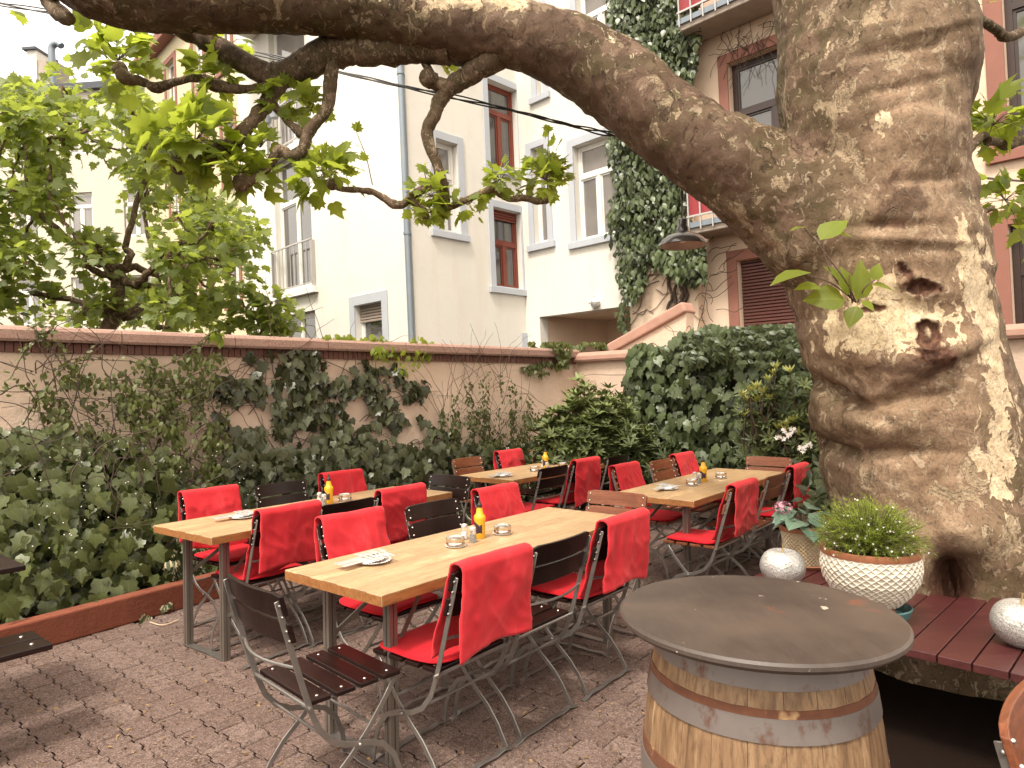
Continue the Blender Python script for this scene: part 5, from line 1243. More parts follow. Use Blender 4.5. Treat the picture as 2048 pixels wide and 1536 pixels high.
for x, y, Y, n, rad, size in [(235, 120, 4.6, 46, .33, .155), (428, 150, 4.55, 26, .20, .13), (388, 285, 4.22, 50, .36, .165), (350, 320, 4.2, 22, .26, .15), (478, 345, 4.32, 40, .27, .14), (520, 295, 4.4, 14, .2, .13), (655, 345, 4.42, 50, .25, .13), (580, 195, 4.5, 22, .22, .14), (615, 215, 4.45, 8, .16, .11),
    (862, 392, 4.46, 26, .20, .11), (852, 428, 4.45, 16, .14, .10), (935, 410, 4.5, 14, .15, .09), (1000, 360, 4.54, 24, .17, .10), (1090, 360, 4.58, 42, .22, .115), (1100, 320, 4.6, 10, .14, .10), (900, 120, 4.5, 10, .10, .09), (1985, 250, 4.3, 40, .28, .145), (2060, 240, 4.6, 20, .3, .15), (2010, 400, 4.25, 26, .26, .15), (2080, 440, 4.5, 20, .3, .15), (1925, 15, 4.1, 8, .12, .10), (460, 90, 4.6, 8, .2, .14), (0, 5, 4.6, 6, .15, .12)]:
    cluster(LV, aty(x, y, Y), int(n*1.55), rad*.80, size*.86, tw=tw, up=.6 if size > .12 else .5)
# upright shoots
for x, y, x2, y2 in ((1095, 380, 1098, 262), (745, 370, 712, 262), (420, 160, 415, 170), (1000, 370, 985, 335), (620, 230, 632, 175), (860, 380, 845, 330), (390, 300, 400, 200)):
    a, b = aty(x, y, 4.5), aty(x2, y2, 4.5); tw.tube([a, (a+b)/2+rv(.01), b], [.004, .003, .002], 5)
    for t in (.45, .7, 1.0, 1.0): LV.add(a+(b-a)*t, rv(.6)+np.array([0, 0, .3]), np.array([0, 0, 1.])+rv(.5), .07, rng.uniform(.5, 1), 1)
LV.build(pt, PLANE, M['plane_leaf'], 'leaf', 300, 'leaf_mass', PLANE2)
# crown over the yard, above the view
LC_ = Leaves()
for k in range(22):
    x = rng.uniform(-6.5, 3.5); y = rng.uniform(-5.5, 7.0); z = 5.4+rng.uniform(0, 2.2)+.09*max(0, y)
    if y > 3.0: z += (y-3)*.85
    q_, d_ = proj(np.array([x, y, z]))
    if d_[0] > .3 and q_[0, 1] > -160 and -200 < q_[0, 0] < 2250: continue
    cluster(LC_, np.array([x, y, z]), 26, .75, .17, up=.2)
LC_.build(pt, PLANE, M['plane_leaf'], 'leaf', 0, 'overhead_crown')
for k in range(9):
    b = MB(); a = np.array([2.3, TY, 5.0+.1*k]); an = 2.2+k*.42; e = a+np.array([math.cos(an)*5, math.sin(an)*5-1, 2.2]); m_ = (a+e)/2+np.array([0, 0, .8])
    if proj(e)[1][0] > 0 and proj(e)[0][0, 1] > -150 and proj(e)[1][0] > .3: continue
    b.tube(smooth([a, m_, e], 8), list(np.linspace(.12, .03, 17)), 8); b.build('branch', M['bark_small'], pt, world=True)
tw.build('shoots', M['twig'], pt, world=True)['kind'] = 'stuff'
# young shoots growing out of the trunk
LS = Leaves(); sh = MB(); spz = aty(1712, 596, 3.42)
def big(x, y, Y, tx, ty, size, tint, n=(0, -.6, .8)):
    p = aty(x, y, Y); t = aty(tx, ty, Y-.02)-p; LS.add(p, t, np.array(n)+rv(.12), size*1.3, tint, 1)
for (x, y, tx, ty, s, tn, nn) in ((1622, 545, 1540, 547, .16, .75, (0, -.25, .9)), (1642, 575, 1560, 560, .10, .8, (0, -.3, .9)), (1690, 600, 1630, 590, .15, .35, (-.1, -.5, .8)), (1712, 600, 1735, 540, .16, .8, (.5, -.6, .5)), (1695, 590, 1695, 545, .11, .6, (.2, -.7, .6)), (1745, 560, 1768, 520, .07, .9, (.2, -.5, .8)), (1745, 570, 1795, 572, .09, .7, (.2, -.5, .8)), (1715, 612, 1700, 640, .09, .3, (0, -.5, .8)), (1722, 602, 1736, 608, .06, .7, (0, -.6, .7)), (1640, 480, 1680, 438, .13, .85, (-.3, -.7, .5)), (1655, 468, 1694, 462, .09, .9, (0, -.4, .9)), (1610, 455, 1570, 452, .06, .8, (0, -.3, .9)), (1680, 560, 1660, 530, .08, .6, (0, -.6, .7))):
    big(x, y, 3.38, tx, ty, s, tn, nn)
for pts_ in ([(1712, 605), (1690, 560), (1660, 520), (1630, 480), (1608, 455)], [(1712, 605), (1672, 560), (1652, 520), (1645, 480)], [(1712, 605), (1660, 565), (1600, 548)], [(1715, 605), (1730, 575), (1750, 560)], [(1705, 605), (1700, 580), (1698, 550)]):
    sh.tube(smooth([aty(x, y, 3.42 if i == 0 else 3.37) for i, (x, y) in enumerate(pts_)], 5), .0035, 5)
LS.build(pt, BROAD, M['plane_leaf'], 'young_leaf'); sh.build('young_shoots', M['twig'], pt, world=True)['kind'] = 'stuff'

# ------------------------------------------------------------------ pollarded trees beyond the wall
def pollard(x, Y, label, knobs, r0=.11, forkz=None, tl=(.2, .9)):
    b0 = aty(x, 620, Y); b0[2] = 0; t = empty('pollard_tree', b0, label=label, cat='tree', group='pollarded plane trees beyond the wall')
    zf = forkz; top = b0 + np.array([.1, 0, zf]); tr = MB()
    S = smooth([b0, b0+np.array([.03, 0, zf*.5]), b0+np.array([-.08, 0, zf*.8]), top, top+np.array([.05, 0, .55])], 8); tr.tube([p+rv(.008) for p in S], list(np.linspace(r0*1.2, r0*.75, len(S))), 14); tr.build('trunk', M['bark_small'], t, world=True)
    LV = Leaves(); tw = MB(); K = [top, top+np.array([.05, 0, .55]), b0+np.array([-.06, 0, zf*.72])]; R = [r0*.75]*3; lv = [0, 0, 0]
    pts = sorted(knobs, key=lambda k: np.linalg.norm(k-top))
    for c in pts:
        # connect to the nearest node that lies inward
        best = min(range(len(K)), key=lambda i: np.linalg.norm(K[i]-c)*(1+.5*lv[i]) + (.6 if np.linalg.norm(K[i]-top) > np.linalg.norm(c-top) else 0))
        a = K[best]; L = np.linalg.norm(c-a); mid = a+(c-a)*.55+rv(.10*L)-np.array([0, 0, .12*L]); q1 = a+(c-a)*.25+rv(.05*L)-np.array([0, 0, .08*L])
        S = smooth([a, q1, mid, c], 6); rr = R[best]*.72; S = [p+rv(.012) for p in S]
        br_ = MB(); br_.tube(S, list(np.linspace(rr, max(.018, rr*.62), len(S)-1))+[max(.03, rr*.8)], 8); br_.build('branch', M['bark_small'], t, world=True)
        K.append(c); R.append(max(.022, rr*.68)); lv.append(lv[best]+1)
        cluster(LV, c, int(rng.uniform(46, 70)), rng.uniform(.30, .50), .150, up=.45, tint=tl, drop=.7)
    LV.build(t, PLANE, M['far_leaf'], 'leaf', 300, 'leaf_mass', PLANE2)
    return t
def knobs_in(n, boxes, Y0, Y1):
    out = []
    for k in range(n):
        for tr in range(40):
            x0, y0, x1, y1 = boxes[rng.integers(len(boxes))]; p = aty(rng.uniform(x0, x1), rng.uniform(y0, y1), rng.uniform(Y0, Y1))
            if all(np.linalg.norm((p-q)*np.array([1, .5, 1])) > .35 for q in out): out.append(p); break
    return out
kA = knobs_in(52, [(110, 165, 300, 300), (20, 230, 180, 330), (250, 200, 330, 340), (330, 400, 480, 600), (290, 500, 420, 640), (30, 480, 200, 640), (380, 420, 500, 500), (60, 330, 110, 420)], 9.3, 12.2)
pollard(218, 10.6, 'middle pollarded plane tree with its forked trunk rising behind the wall', kA, .125, 2.95)
kB = knobs_in(38, [(-160, 180, 100, 420), (-160, 420, 60, 640), (0, 160, 90, 260)], 8.8, 11.5)
pollard(-60, 10.2, 'leafy pollarded plane tree mostly outside the left edge', kB, .12, 2.9)
kC = knobs_in(34, [(300, 560, 470, 650), (360, 380, 470, 560), (80, 560, 300, 650), (240, 330, 400, 440)], 12.5, 15.5)
pollard(330, 14.2, 'farther pollarded plane tree in front of the yellow house', kC, .11, 3.1, (.1, .8))
kD = [aty(x, y, 11.4) for x, y in ((545, 605), (500, 635), (572, 645), (455, 648), (530, 655), (480, 600))]
pollard(470, 11.6, 'low leafy shoots of a plane tree just above the wall before the white house', kD, .07, 1.6)
# ------------------------------------------------------------------ climbing plants, hedges, shrubs
def inpoly(x, y, P):
    c = False; j = len(P)-1
    for i in range(len(P)):
        if (P[i][1] > y) != (P[j][1] > y) and x < (P[j][0]-P[i][0])*(y-P[i][1])/(P[j][1]-P[i][1]+1e-9)+P[i][0]: c = not c
        j = i
    return c
def mass(LV, n, poly, p0, nrm, thick, size, dens=None, tint=(.1, .9), tipz=-1.0, upn=.45, rough=.38, d0=.02, minz=.05, pw=.7, seed=0):
    xs = [p[0] for p in poly]; ys = [p[1] for p in poly]; k = 0; tries = 0
    lat = np.cross(nrm, Z)
    while k < n and tries < n*30:
        tries += 1; x = rng.uniform(min(xs), max(xs)); y = rng.uniform(min(ys), max(ys))
        ex, ey = 26*noise.noise(Vector((x*.02, y*.02, seed))), 26*noise.noise(Vector((x*.02, y*.02, seed+50)))
        if not inpoly(x+ex, y+ey, poly): continue
        th = thick(x, y) if callable(thick) else thick
        if dens is not None and rng.random() > dens(x, y): continue
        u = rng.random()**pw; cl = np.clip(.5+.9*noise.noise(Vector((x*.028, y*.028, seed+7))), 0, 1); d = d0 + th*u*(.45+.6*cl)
        p = onplane(x, y, p0+nrm*d, nrm)
        if p[2] < minz: continue
        tip = Z*tipz + lat*rng.normal()*.55 + nrm*rng.uniform(0, .5); nn = nrm + Z*upn + rv(rough)
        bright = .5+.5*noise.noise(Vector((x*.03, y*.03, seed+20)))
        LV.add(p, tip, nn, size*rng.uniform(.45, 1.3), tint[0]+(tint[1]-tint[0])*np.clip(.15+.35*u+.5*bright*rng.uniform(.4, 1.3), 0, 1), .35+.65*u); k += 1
def stems(mb, n, poly, p0, nrm, d, L=.5, r=.004, up=.6, seed=0):
    xs = [p[0] for p in poly]; ys = [p[1] for p in poly]; lat = np.cross(nrm, Z); k = 0
    while k < n:
        x = rng.uniform(min(xs), max(xs)); y = rng.uniform(min(ys), max(ys))
        if not inpoly(x, y, poly): continue
        p = onplane(x, y, p0+nrm*d*rng.uniform(.3, 1), nrm); dr = Z*up*rng.uniform(.2, 1)+lat*rng.normal()*.6; pts = [p]
        for i in range(7): dr = dr + rv(.22) - Z*.05; dr -= nrm*(dr@nrm)*.8; pts.append(pts[-1]+dr/np.linalg.norm(dr)*L/7)
        mb.tube(smooth(pts, 3), list(np.linspace(r, r*.4, 22)), 4); k += 1
dkB = (KB-W1P) @ N1; dkC = (KC-W1P) @ N1
# ivy bed on the left
PL1 = [(-30, 870), (60, 850), (160, 860), (270, 880), (340, 920), (400, 990), (480, 1000), (500, 1100), (480, 1185), (430, 1180), (240, 1225), (90, 1262), (-30, 1300)]
def thL(x, y):
    t = np.clip((y-840)/260, 0, 1); full = dkB+(dkC-dkB)*np.clip((x-109)/341, -.4, 1.2)-.12; return .22 + (full-.22)*t
iv = empty('ivy', hz(200, 1225, .1)-N1*.3, label='dense old ivy filling the bed at the left below the rambler', cat='ivy'); iv.location.z = .1
LV = Leaves(); mass(LV, 4600, PL1, W1P, N1, thL, .090, seed=1, upn=.5, pw=1.25, rough=.75, tint=(.0, .9)); mass(LV, 800, PL1, W1P, N1, lambda x, y: thL(x, y)*1.02,   .12, seed=2, upn=.7, pw=.25, tint=(.35, 1), dens=lambda x, y: .2+.8*(noise.noise(Vector((x*.02, y*.02, 3))) > .05))
LV.build(iv, IVY, M['ivy_leaf'], 'leaf', 300, 'leaf_mass'); b = MB(); stems(b, 60, PL1, W1P, N1, .8, .7, .005, seed=1); b.build('stems', M['vine'], iv, world=True)['kind'] = 'stuff'
# variegated ivy at the foot
PLv = [(350, 1060), (470, 1030), (500, 1160), (420, 1185), (330, 1195)]
va = empty('variegated_ivy', hz(420, 1170, .1), label='small cream edged ivy spilling over the red kerb', cat='ivy'); LV = Leaves()
mass(LV, 420, PLv, W1P, N1, lambda x, y: dkC-.02, .055, seed=5, pw=.12); mass(LV, 40, [(215, 1235), (235, 1230), (240, 1275), (222, 1280)], W1P, N1, lambda x, y: dkB*.97, .05, seed=6, pw=.05, minz=.01); mass(LV, 40, [(285, 1215), (345, 1195), (340, 1225), (290, 1235)], W1P, N1, lambda x, y: dkB*.97, .05, seed=6, pw=.05, minz=.01)
LV.build(va, IVY, M['varieg_leaf'], 'leaf', 300, 'leaf_mass')
# rambler with arching shoots
PLr = [(60, 800), (40, 740), (110, 720), (200, 745), (300, 715), (400, 700), (450, 730), (440, 800), (470, 900), (430, 1010), (300, 960), (150, 880)]
ro = empty('rambler', hz(250, 1200, .1)-N1*.6, label='rambling shrub with arching twigs above the old ivy at the left', cat='shrub'); ro.location.z = .1; LV = Leaves()
dn = lambda x, y: (1.0 if noise.noise(Vector((x*.022, y*.022, 11))) > .04 else .08)*(1 if y > 760 else .75)
mass(LV, 1700, PLr, W1P, N1, lambda x, y: .32, .052, seed=11, dens=dn, upn=.6, rough=.6, tint=(.0, 1))
mass(LV, 500, [(230, 760), (440, 700), (450, 760), (330, 830), (240, 850)], W1P, N1, .34, .05, seed=12, upn=.6, rough=.6, tint=(.3, 1)); mass(LV, 900, [(90, 840), (420, 840), (470, 1000), (380, 1060), (120, 960)], W1P, N1, .5, .058, seed=13, upn=.6, rough=.6, tint=(.1, .9), pw=.3, dens=dn)
b = MB(); stems(b, 55, PLr, W1P, N1, .3, .8, .0045, seed=3)
for pts_ in ([(45, 850), (75, 800), (90, 780), (130, 735), (175, 720), (260, 722)], [(130, 740), (105, 700), (80, 668), (55, 650)], [(0, 790), (40, 770), (70, 800), (68, 830)], [(270, 830), (300, 800), (350, 780), (420, 775), (470, 800)], [(120, 900), (150, 800), (160, 740), (180, 700)], [(130, 722), (120, 690), (75, 672), (110, 660), (80, 650)], [(260, 722), (320, 735), (380, 700), (420, 668), (440, 660)], [(100, 660), (60, 690), (40, 720), (20, 760)], [(420, 668), (400, 700), (370, 730)]):
    S = smooth([onplane(x, y, W1P+N1*.22, N1) for x, y in pts_], 6); b.tube(S, list(np.linspace(.006, .003, len(S))), 5)
    for i, p in enumerate(S):
        if rng.random() < .75:
            for _ in range(2): LV.add(p+rv(.012), rv(.6)+Z*.1, N1*.5+Z*.6+rv(.4), rng.uniform(.03, .055), rng.uniform(.5, 1), 1)
LV.build(ro, OVATE, M['rose_leaf'], 'leaf', 300, 'leaf_mass'); b.build('twigs', M['vine'], ro, world=True)['kind'] = 'stuff'
# ivy on the middle of the wall
PLm = [(425, 760), (480, 705), (560, 700), (640, 690), (720, 712), (800, 730), (850, 760), (860, 860), (930, 880), (1080, 880), (1120, 930), (1120, 1010), (900, 1040), (700, 1080), (470, 1150), (440, 980), (490, 900), (430, 860)]
def dm(x, y):
    if y > 905-.03*(x-450): return 1.0
    k = noise.noise(Vector((x*.014, y*.014, 31)))+.5*noise.noise(Vector((x*.04, y*.04, 32)))
    if x < 500 and y > 780: k -= .22
    if y < 770: k -= .10
    return 1.0 if k > -.04 else (.14 if k > -.2 else .02)
thm = lambda x, y: .07+.45*np.clip((y-840)/130, 0, 1)
im = empty('ivy', onplane(700, 1000, W1P+N1*.2, N1), label='climbing ivy spreading over the middle of the peach wall behind the tables', cat='ivy'); im.location.z = .1; LV = Leaves()
mass(LV, 2900, PLm, W1P, N1, thm, .112, seed=31, dens=dm, upn=.35, tint=(.0, 1), rough=.65); mass(LV, 2200, [(440, 900), (1130, 880), (1130, 1000), (470, 1140)], W1P, N1, .55, .10, seed=33, tint=(0, .9))
LV.build(im, IVY, M['ivy_dark'], 'leaf', 300, 'leaf_mass'); b = MB(); stems(b, 110, PLm, W1P, N1, .04, .8, .0045, seed=4)
for pts_ in ([(480, 760), (520, 715), (560, 702), (620, 712), (700, 745), (760, 800)], [(440, 830), (455, 760), (500, 730), (530, 760)], [(600, 900), (640, 820), (620, 760), (660, 730)], [(380, 870), (420, 845), (470, 860), (520, 900)]):
    S = smooth([onplane(x, y, W1P+N1*.03, N1) for x, y in pts_], 6); b.tube(S, .004, 5)
b.build('stems', M['vine'], im, world=True)['kind'] = 'stuff'
# sparse twiggy shrub by the corner
PLt = [(880, 800), (930, 760), (1000, 740), (1040, 780), (1080, 790), (1080, 900), (1040, 940), (880, 930)]
ts = empty('twiggy_shrub', onplane(980, 950, W1P+N1*.3, N1), label='thin twiggy shrub on the wall between the ivy and the rhododendron', cat='shrub'); ts.location.z = .1; LV = Leaves()
dt_ = lambda x, y: (1 if noise.noise(Vector((x*.05, y*.008, 41))) > -.05 else .08)*(.35 if y < 820 else 1)
mass(LV, 2300, PLt, W1P, N1, .22, .042, seed=41, dens=dt_, upn=.6, rough=.7, tint=(0, .7)); mass(LV, 60, [(1045, 735), (1080, 725), (1100, 740), (1060, 755)], W1P, N1, .08, .05, seed=42)
b = MB(); stems(b, 60, PLt, W1P, N1, .2, .7, .004, up=1.6, seed=5); LV.build(ts, OVATE, M['rose_leaf'], 'leaf', 300, 'leaf_mass'); b.build('twigs', M['vine'], ts, world=True)['kind'] = 'stuff'
# creeper lying along the coping
cr = empty('coping_creeper', onplane(750, 690, W1P+N1*.05, N1), label='bright green creeper trailing over the wall coping near the down pipe', cat='creeper'); LV = Leaves()
PC = W1P
mass(LV, 240, [(640, 668), (700, 668), (790, 675), (870, 690), (860, 712), (740, 690), (640, 680)], PC, N1, .1, .085, seed=51, tint=(.4, 1), d0=-.02, upn=.8, rough=.6); mass(LV, 60, [(740, 690), (860, 700), (850, 730), (770, 745)], PC, N1, .12, .075, seed=52, tint=(.3, 1), d0=.09, rough=.6); mass(LV, 40, [(400, 680), (445, 660), (440, 700)], PC, N1, .12, .06, seed=52, tint=(.3, 1), d0=.1)
LV.build(cr, OVATE, M['plane_leaf'], 'leaf', 300, 'leaf_mass')
cr = empty('coping_creeper', onplane(1120, 700, W1P+N1*.05, N1), label='green creeper on the coping at the wall corner with a strand hanging down', cat='creeper'); LV = Leaves()
mass(LV, 420, [(1052, 686), (1110, 684), (1240, 692), (1240, 700), (1140, 698), (1060, 694)], PC, N1, .1, .07, seed=53, tint=(.3, 1), d0=-.15, upn=.9, rough=.6); mass(LV, 130, [(1100, 690), (1140, 690), (1150, 725), (1125, 735), (1108, 715)], PC, N1, .08, .06, seed=54, tint=(.1, .8), d0=.09, rough=.5); mass(LV, 60, [(1045, 730), (1110, 722), (1120, 735), (1075, 745)], PC, N1, .05, .06, seed=55, tint=(0, .6), d0=.02)
LV.build(cr, IVY, M['rose_leaf'], 'leaf', 300, 'leaf_mass')

# rhododendron: rosettes of long leaves
def whorl(LV, c, ax, n, size, tint, open_=.9, mat=None):
    ax = ax/np.linalg.norm(ax); u = np.cross(ax, [.3, .2, .9]); u /= np.linalg.norm(u); v = np.cross(ax, u); a0 = rng.uniform(0, 6)
    for k in range(n):
        a = a0+2*PI*k/n+rng.uniform(-.2, .2); r = u*math.cos(a)+v*math.sin(a); o_ = open_*rng.uniform(.75, 1.2)
        LV.add(c+r*.006, r*o_+ax*(1.1-o_*.6), ax*1.0-r*.3+rv(.08), size*rng.uniform(.8, 1.15), np.clip(tint+rng.uniform(-.15, .15), 0, 1), 1)
rc = aty(1180, 880, 7.75); rc[2] = 0
rh = empty('rhododendron', rc, label='rounded rhododendron bush with rosettes of long leaves in the wall corner', cat='shrub'); LV = Leaves(); b = MB()
cc = aty(1180, 905, 7.75); rad = np.array([.66, .50, .80])
for k in range(470):
    d = rv(); d /= np.linalg.norm(d); d[2] = abs(d[2])*1.0-.45*rng.random(); 
    if d[1] > .35: d[1] *= -1
    rr = (.80+.22*rng.random())*(1+.16*noise.noise(Vector(tuple(d*2.5)))); p = cc+d*rad*rr
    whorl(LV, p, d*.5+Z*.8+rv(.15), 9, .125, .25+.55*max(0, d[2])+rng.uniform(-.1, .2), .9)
    if k % 3 == 0: b.tube([cc-Z*.7+rv(.05), cc+(p-cc)*.5+rv(.04), p], [.014, .009, .005], 5)
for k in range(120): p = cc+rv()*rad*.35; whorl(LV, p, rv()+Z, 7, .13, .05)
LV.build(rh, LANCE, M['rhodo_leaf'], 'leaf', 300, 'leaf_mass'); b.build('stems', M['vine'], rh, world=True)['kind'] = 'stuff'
# lower dark shrub in front of it
cc = aty(1250, 905, 7.4); rr_ = empty('dark_shrub', (cc[0], cc[1], 0), label='low dark narrow leaved shrub below the rhododendron behind the rear table', cat='shrub'); LV = Leaves()
for k in range(170):
    p = aty(rng.uniform(1100, 1330), rng.uniform(870, 985), rng.uniform(7.2, 7.9)); whorl(LV, p, Z+rv(.5)-np.array([0, .5, 0]), 8, .12, rng.uniform(0, .45))
LV.build(rr_, LANCE, M['rhodo_leaf'], 'leaf', 300, 'leaf_mass')
# ivy hedge over the side wall
SW = CORNER
PLh = [(1248, 760), (1262, 715), (1300, 690), (1350, 672), (1420, 660), (1500, 652), (1580, 655), (1660, 668), (1720, 680), (1720, 1010), (1290, 985), (1262, 900)]
hg = empty('ivy_hedge', onplane(1450, 950, SW+N2*.4, N2), label='thick glossy ivy hedge covering the side wall left of the big trunk', cat='hedge'); hg.location.z = 0; LV = Leaves()
dh_ = lambda x, y: .35+.65*(noise.noise(Vector((x*.018, y*.018, 61))) > -.15) if x < 1330 else (.25+.75*(noise.noise(Vector((x*.02, y*.02, 62))) > -.22))
mass(LV, 4300, PLh, SW, N2, lambda x, y: .34+.36*np.clip((y-680)/100, 0, 1), .130, seed=61, upn=.55, pw=1.3, dens=dh_, tint=(.0, 1), rough=.75); mass(LV, 800, [(1262, 700), (1420, 652), (1600, 648), (1640, 700), (1280, 740)], SW, N2, .5, .12, seed=66, upn=1.0, pw=.4, tint=(.4, 1)); mass(LV, 3000, PLh, SW, N2, .12, .10, seed=64, upn=.3, tint=(0, .3))  # last call: inner leaves tinted dark, gap shade put into their colour
LV.build(hg, IVY, M['creeper_leaf'], 'leaf', 300, 'leaf_mass'); b = MB(); stems(b, 50, PLh, SW, N2, .4, .7, .006, seed=7); b.build('stems', M['vine'], hg, world=True)['kind'] = 'stuff'
# five fingered creeper hanging over the hedge top
vc = empty('virginia_creeper', onplane(1520, 700, SW+N2*.5, N2), label='five fingered creeper draped over the top of the ivy hedge below the shutter', cat='creeper'); LV = Leaves()
PLc = [(1350, 670), (1440, 652), (1560, 648), (1650, 655), (1650, 790), (1600, 800), (1560, 740), (1460, 720), (1380, 730)]
k = 0
while k < 230:
    x, y = rng.uniform(1340, 1660), rng.uniform(645, 800)
    if not inpoly(x, y, PLc): continue
    k += 1; p = onplane(x, y, SW+N2*(.50+.12*rng.random()), N2); ax = N2*.8+Z*.5+rv(.25); dn_ = -Z+np.cross(N2, Z)*rng.normal()*.4
    for a in (-1.1, -.55, 0, .55, 1.1):
        lat = np.cross(N2, Z); t = dn_*math.cos(a)+lat*math.sin(a); LV.add(p, t, ax, .105*(1-.2*abs(a))*rng.uniform(.8, 1.1), rng.uniform(.25, .95), 1)
LV.build(vc, OVATE, M['creeper_leaf'], 'leaf', 300, 'leaf_mass')
# shrub with yellow green young rosettes and white blossoms
ys_ = empty('pieris_shrub', onplane(1560, 900, SW+N2*.9, N2), label='shrub with yellow green young rosettes and white blossoms before the hedge', cat='shrub'); ys_.location.z = 0; LV = Leaves(); LY = Leaves(); b = MB()
for x, y in ((1553, 738), (1580, 745), (1538, 762), (1500, 782), (1514, 776), (1528, 785), (1484, 792), (1494, 802), (1512, 805), (1520, 800), (1488, 832), (1556, 858), (1575, 850), (1590, 845), (1622, 840), (1636, 858), (1596, 870), (1540, 800), (1570, 862), (1548, 750)):
    p = onplane(x, y, SW+N2*(.86+.1*rng.random()), N2); whorl(LY, p, Z*1.2+N2*.35+rv(.2), 9, .085, rng.uniform(.2, 1), .55); b.tube([p, p-Z*.2+rv(.03), p-Z*.5-N2*.1+rv(.05)], [.004, .006, .008], 5)
for k in range(260):
    x, y = rng.uniform(1480, 1665), rng.uniform(760, 990)
    if y < 830 and (x-1480)*.2+rng.uniform(0, 60) > 60+(y-760)*.4: continue
    p = onplane(x, y, SW+N2*(.62+.3*rng.random()), N2); whorl(LV, p, Z*.8+N2*.6+rv(.4), 8, .10, rng.uniform(0, .6))
LV.build(ys_, LANCE, M['rhodo_leaf'], 'leaf', 300, 'leaf_mass'); LY.build(ys_, LANCE, M['young_leaf'], 'young_leaf', 180, 'young_leaf_mass'); b.build('stems', M['vine'], ys_, world=True)['kind'] = 'stuff'
LF_ = Leaves()
for x, y in ((1571, 862), (1580, 866), (1560, 872), (1567, 878), (1586, 858), (1576, 870), (1600, 896), (1607, 902), (1617, 888), (1611, 896), (1622, 893), (1590, 861), (1553, 875)):
    for _ in range(3): p = onplane(x+rng.normal()*2, y+rng.normal()*2, SW+N2*.98, N2); LF_.add(p, rv()*.5+Z, N2+rv(.4), rng.uniform(.04, .06), .5, 1)
LF_.build(ys_, FLOWER, M['petal_white'], 'blossom', 60, 'blossom_mass')
# plants behind the pots, at the foot of the trunk
cc = aty(1640, 990, 5.4); dk = empty('shade_plant', (cc[0], cc[1], 0), label='dark broad leaved plant between the hydrangea and the trunk', cat='shrub'); LV = Leaves()
for k in range(260):
    x, y = rng.uniform(1600, 1700), rng.uniform(930, 1130); p = aty(x, y, rng.uniform(5.2, 6.2)); LV.add(p, rv(.6)-Z*.2+np.array([-.2, -.3, 0]), Z+np.array([0, -.5, 0])+rv(.35), rng.uniform(.08, .16), rng.uniform(.0, .6), 1)
LV.build(dk, OVATE, M['creeper_leaf'], 'leaf', 120, 'leaf_mass')

# ivy column on the house
ic = empty('ivy_column', FD.P(.6, 0, .3), label='tall ivy column climbing the house wall beside the balconies', cat='ivy'); ic.location.z = 0; LV = Leaves()
PLi = [(1215, -60), (1375, -60), (1402, 20), (1398, 70), (1388, 120), (1386, 190), (1392, 240), (1385, 330), (1378, 400), (1385, 440), (1410, 500), (1402, 560), (1370, 560), (1345, 540), (1330, 520), (1290, 540), (1262, 600), (1252, 668), (1240, 668), (1244, 600), (1232, 540), (1226, 440), (1222, 360), (1214, 280), (1218, 200), (1230, 120), (1222, 40)]
pi0 = FD.P(0, 0, .16); mass(LV, 5500, PLi, pi0, FD.n, lambda x, y: .42, .125, seed=71, upn=.7, pw=.9, tint=(.0, 1), rough=.6); mass(LV, 3000, PLi, pi0, FD.n, .1, .12, seed=72, tint=(0, .3))  # second call: inner layer in dark tint, standing in for shade between leaves
mass(LV, 140, [(1300, 490), (1410, 490), (1420, 555), (1330, 560)], pi0, FD.n, .55, .13, seed=73, upn=.8, pw=.3, tint=(.4, 1))
LV.build(ic, OVATE, M['creeper_leaf'], 'leaf', 300, 'leaf_mass')
b = MB()
for x0_, x1_ in ((1350, 1352), (1360, 1366), (1368, 1372), (1338, 1346), (1364, 1358)):
    S = smooth([FD.P(*FD.q(x0_+rng.normal()*3+(x1_-x0_)*t, 540+t*125, .2), .2+.03*rng.random()) for t in np.linspace(0, 1, 6)], 5); b.tube([p+rv(.006) for p in S], list(np.linspace(.022, .035, len(S))), 7)
for k in range(46):
    x, y = rng.uniform(1262, 1440), rng.uniform(480, 640); p = FD.P(*FD.q(x, y, .175), .175); d = rv(); pts = [p]
    for i in range(6): d = d+rv(.5); d -= FD.n*(d@FD.n); pts.append(pts[-1]+d/np.linalg.norm(d)*.09)
    b.tube(smooth(pts, 3), .006, 4)
for k in range(26):
    x, y = rng.uniform(1440, 1560), rng.uniform(30, 90); p = FD.P(*FD.q(x, y, .05), .05); d = rv(.4)-Z*.6; pts = [p]
    for i in range(7): d = d+rv(.4)-Z*.1; d -= FD.n*(d@FD.n); pts.append(pts[-1]+d/np.linalg.norm(d)*.12)
    b.tube(smooth(pts, 3), .0045, 4)
b.build('stems', M['vine'], ic, world=True)['kind'] = 'stuff'

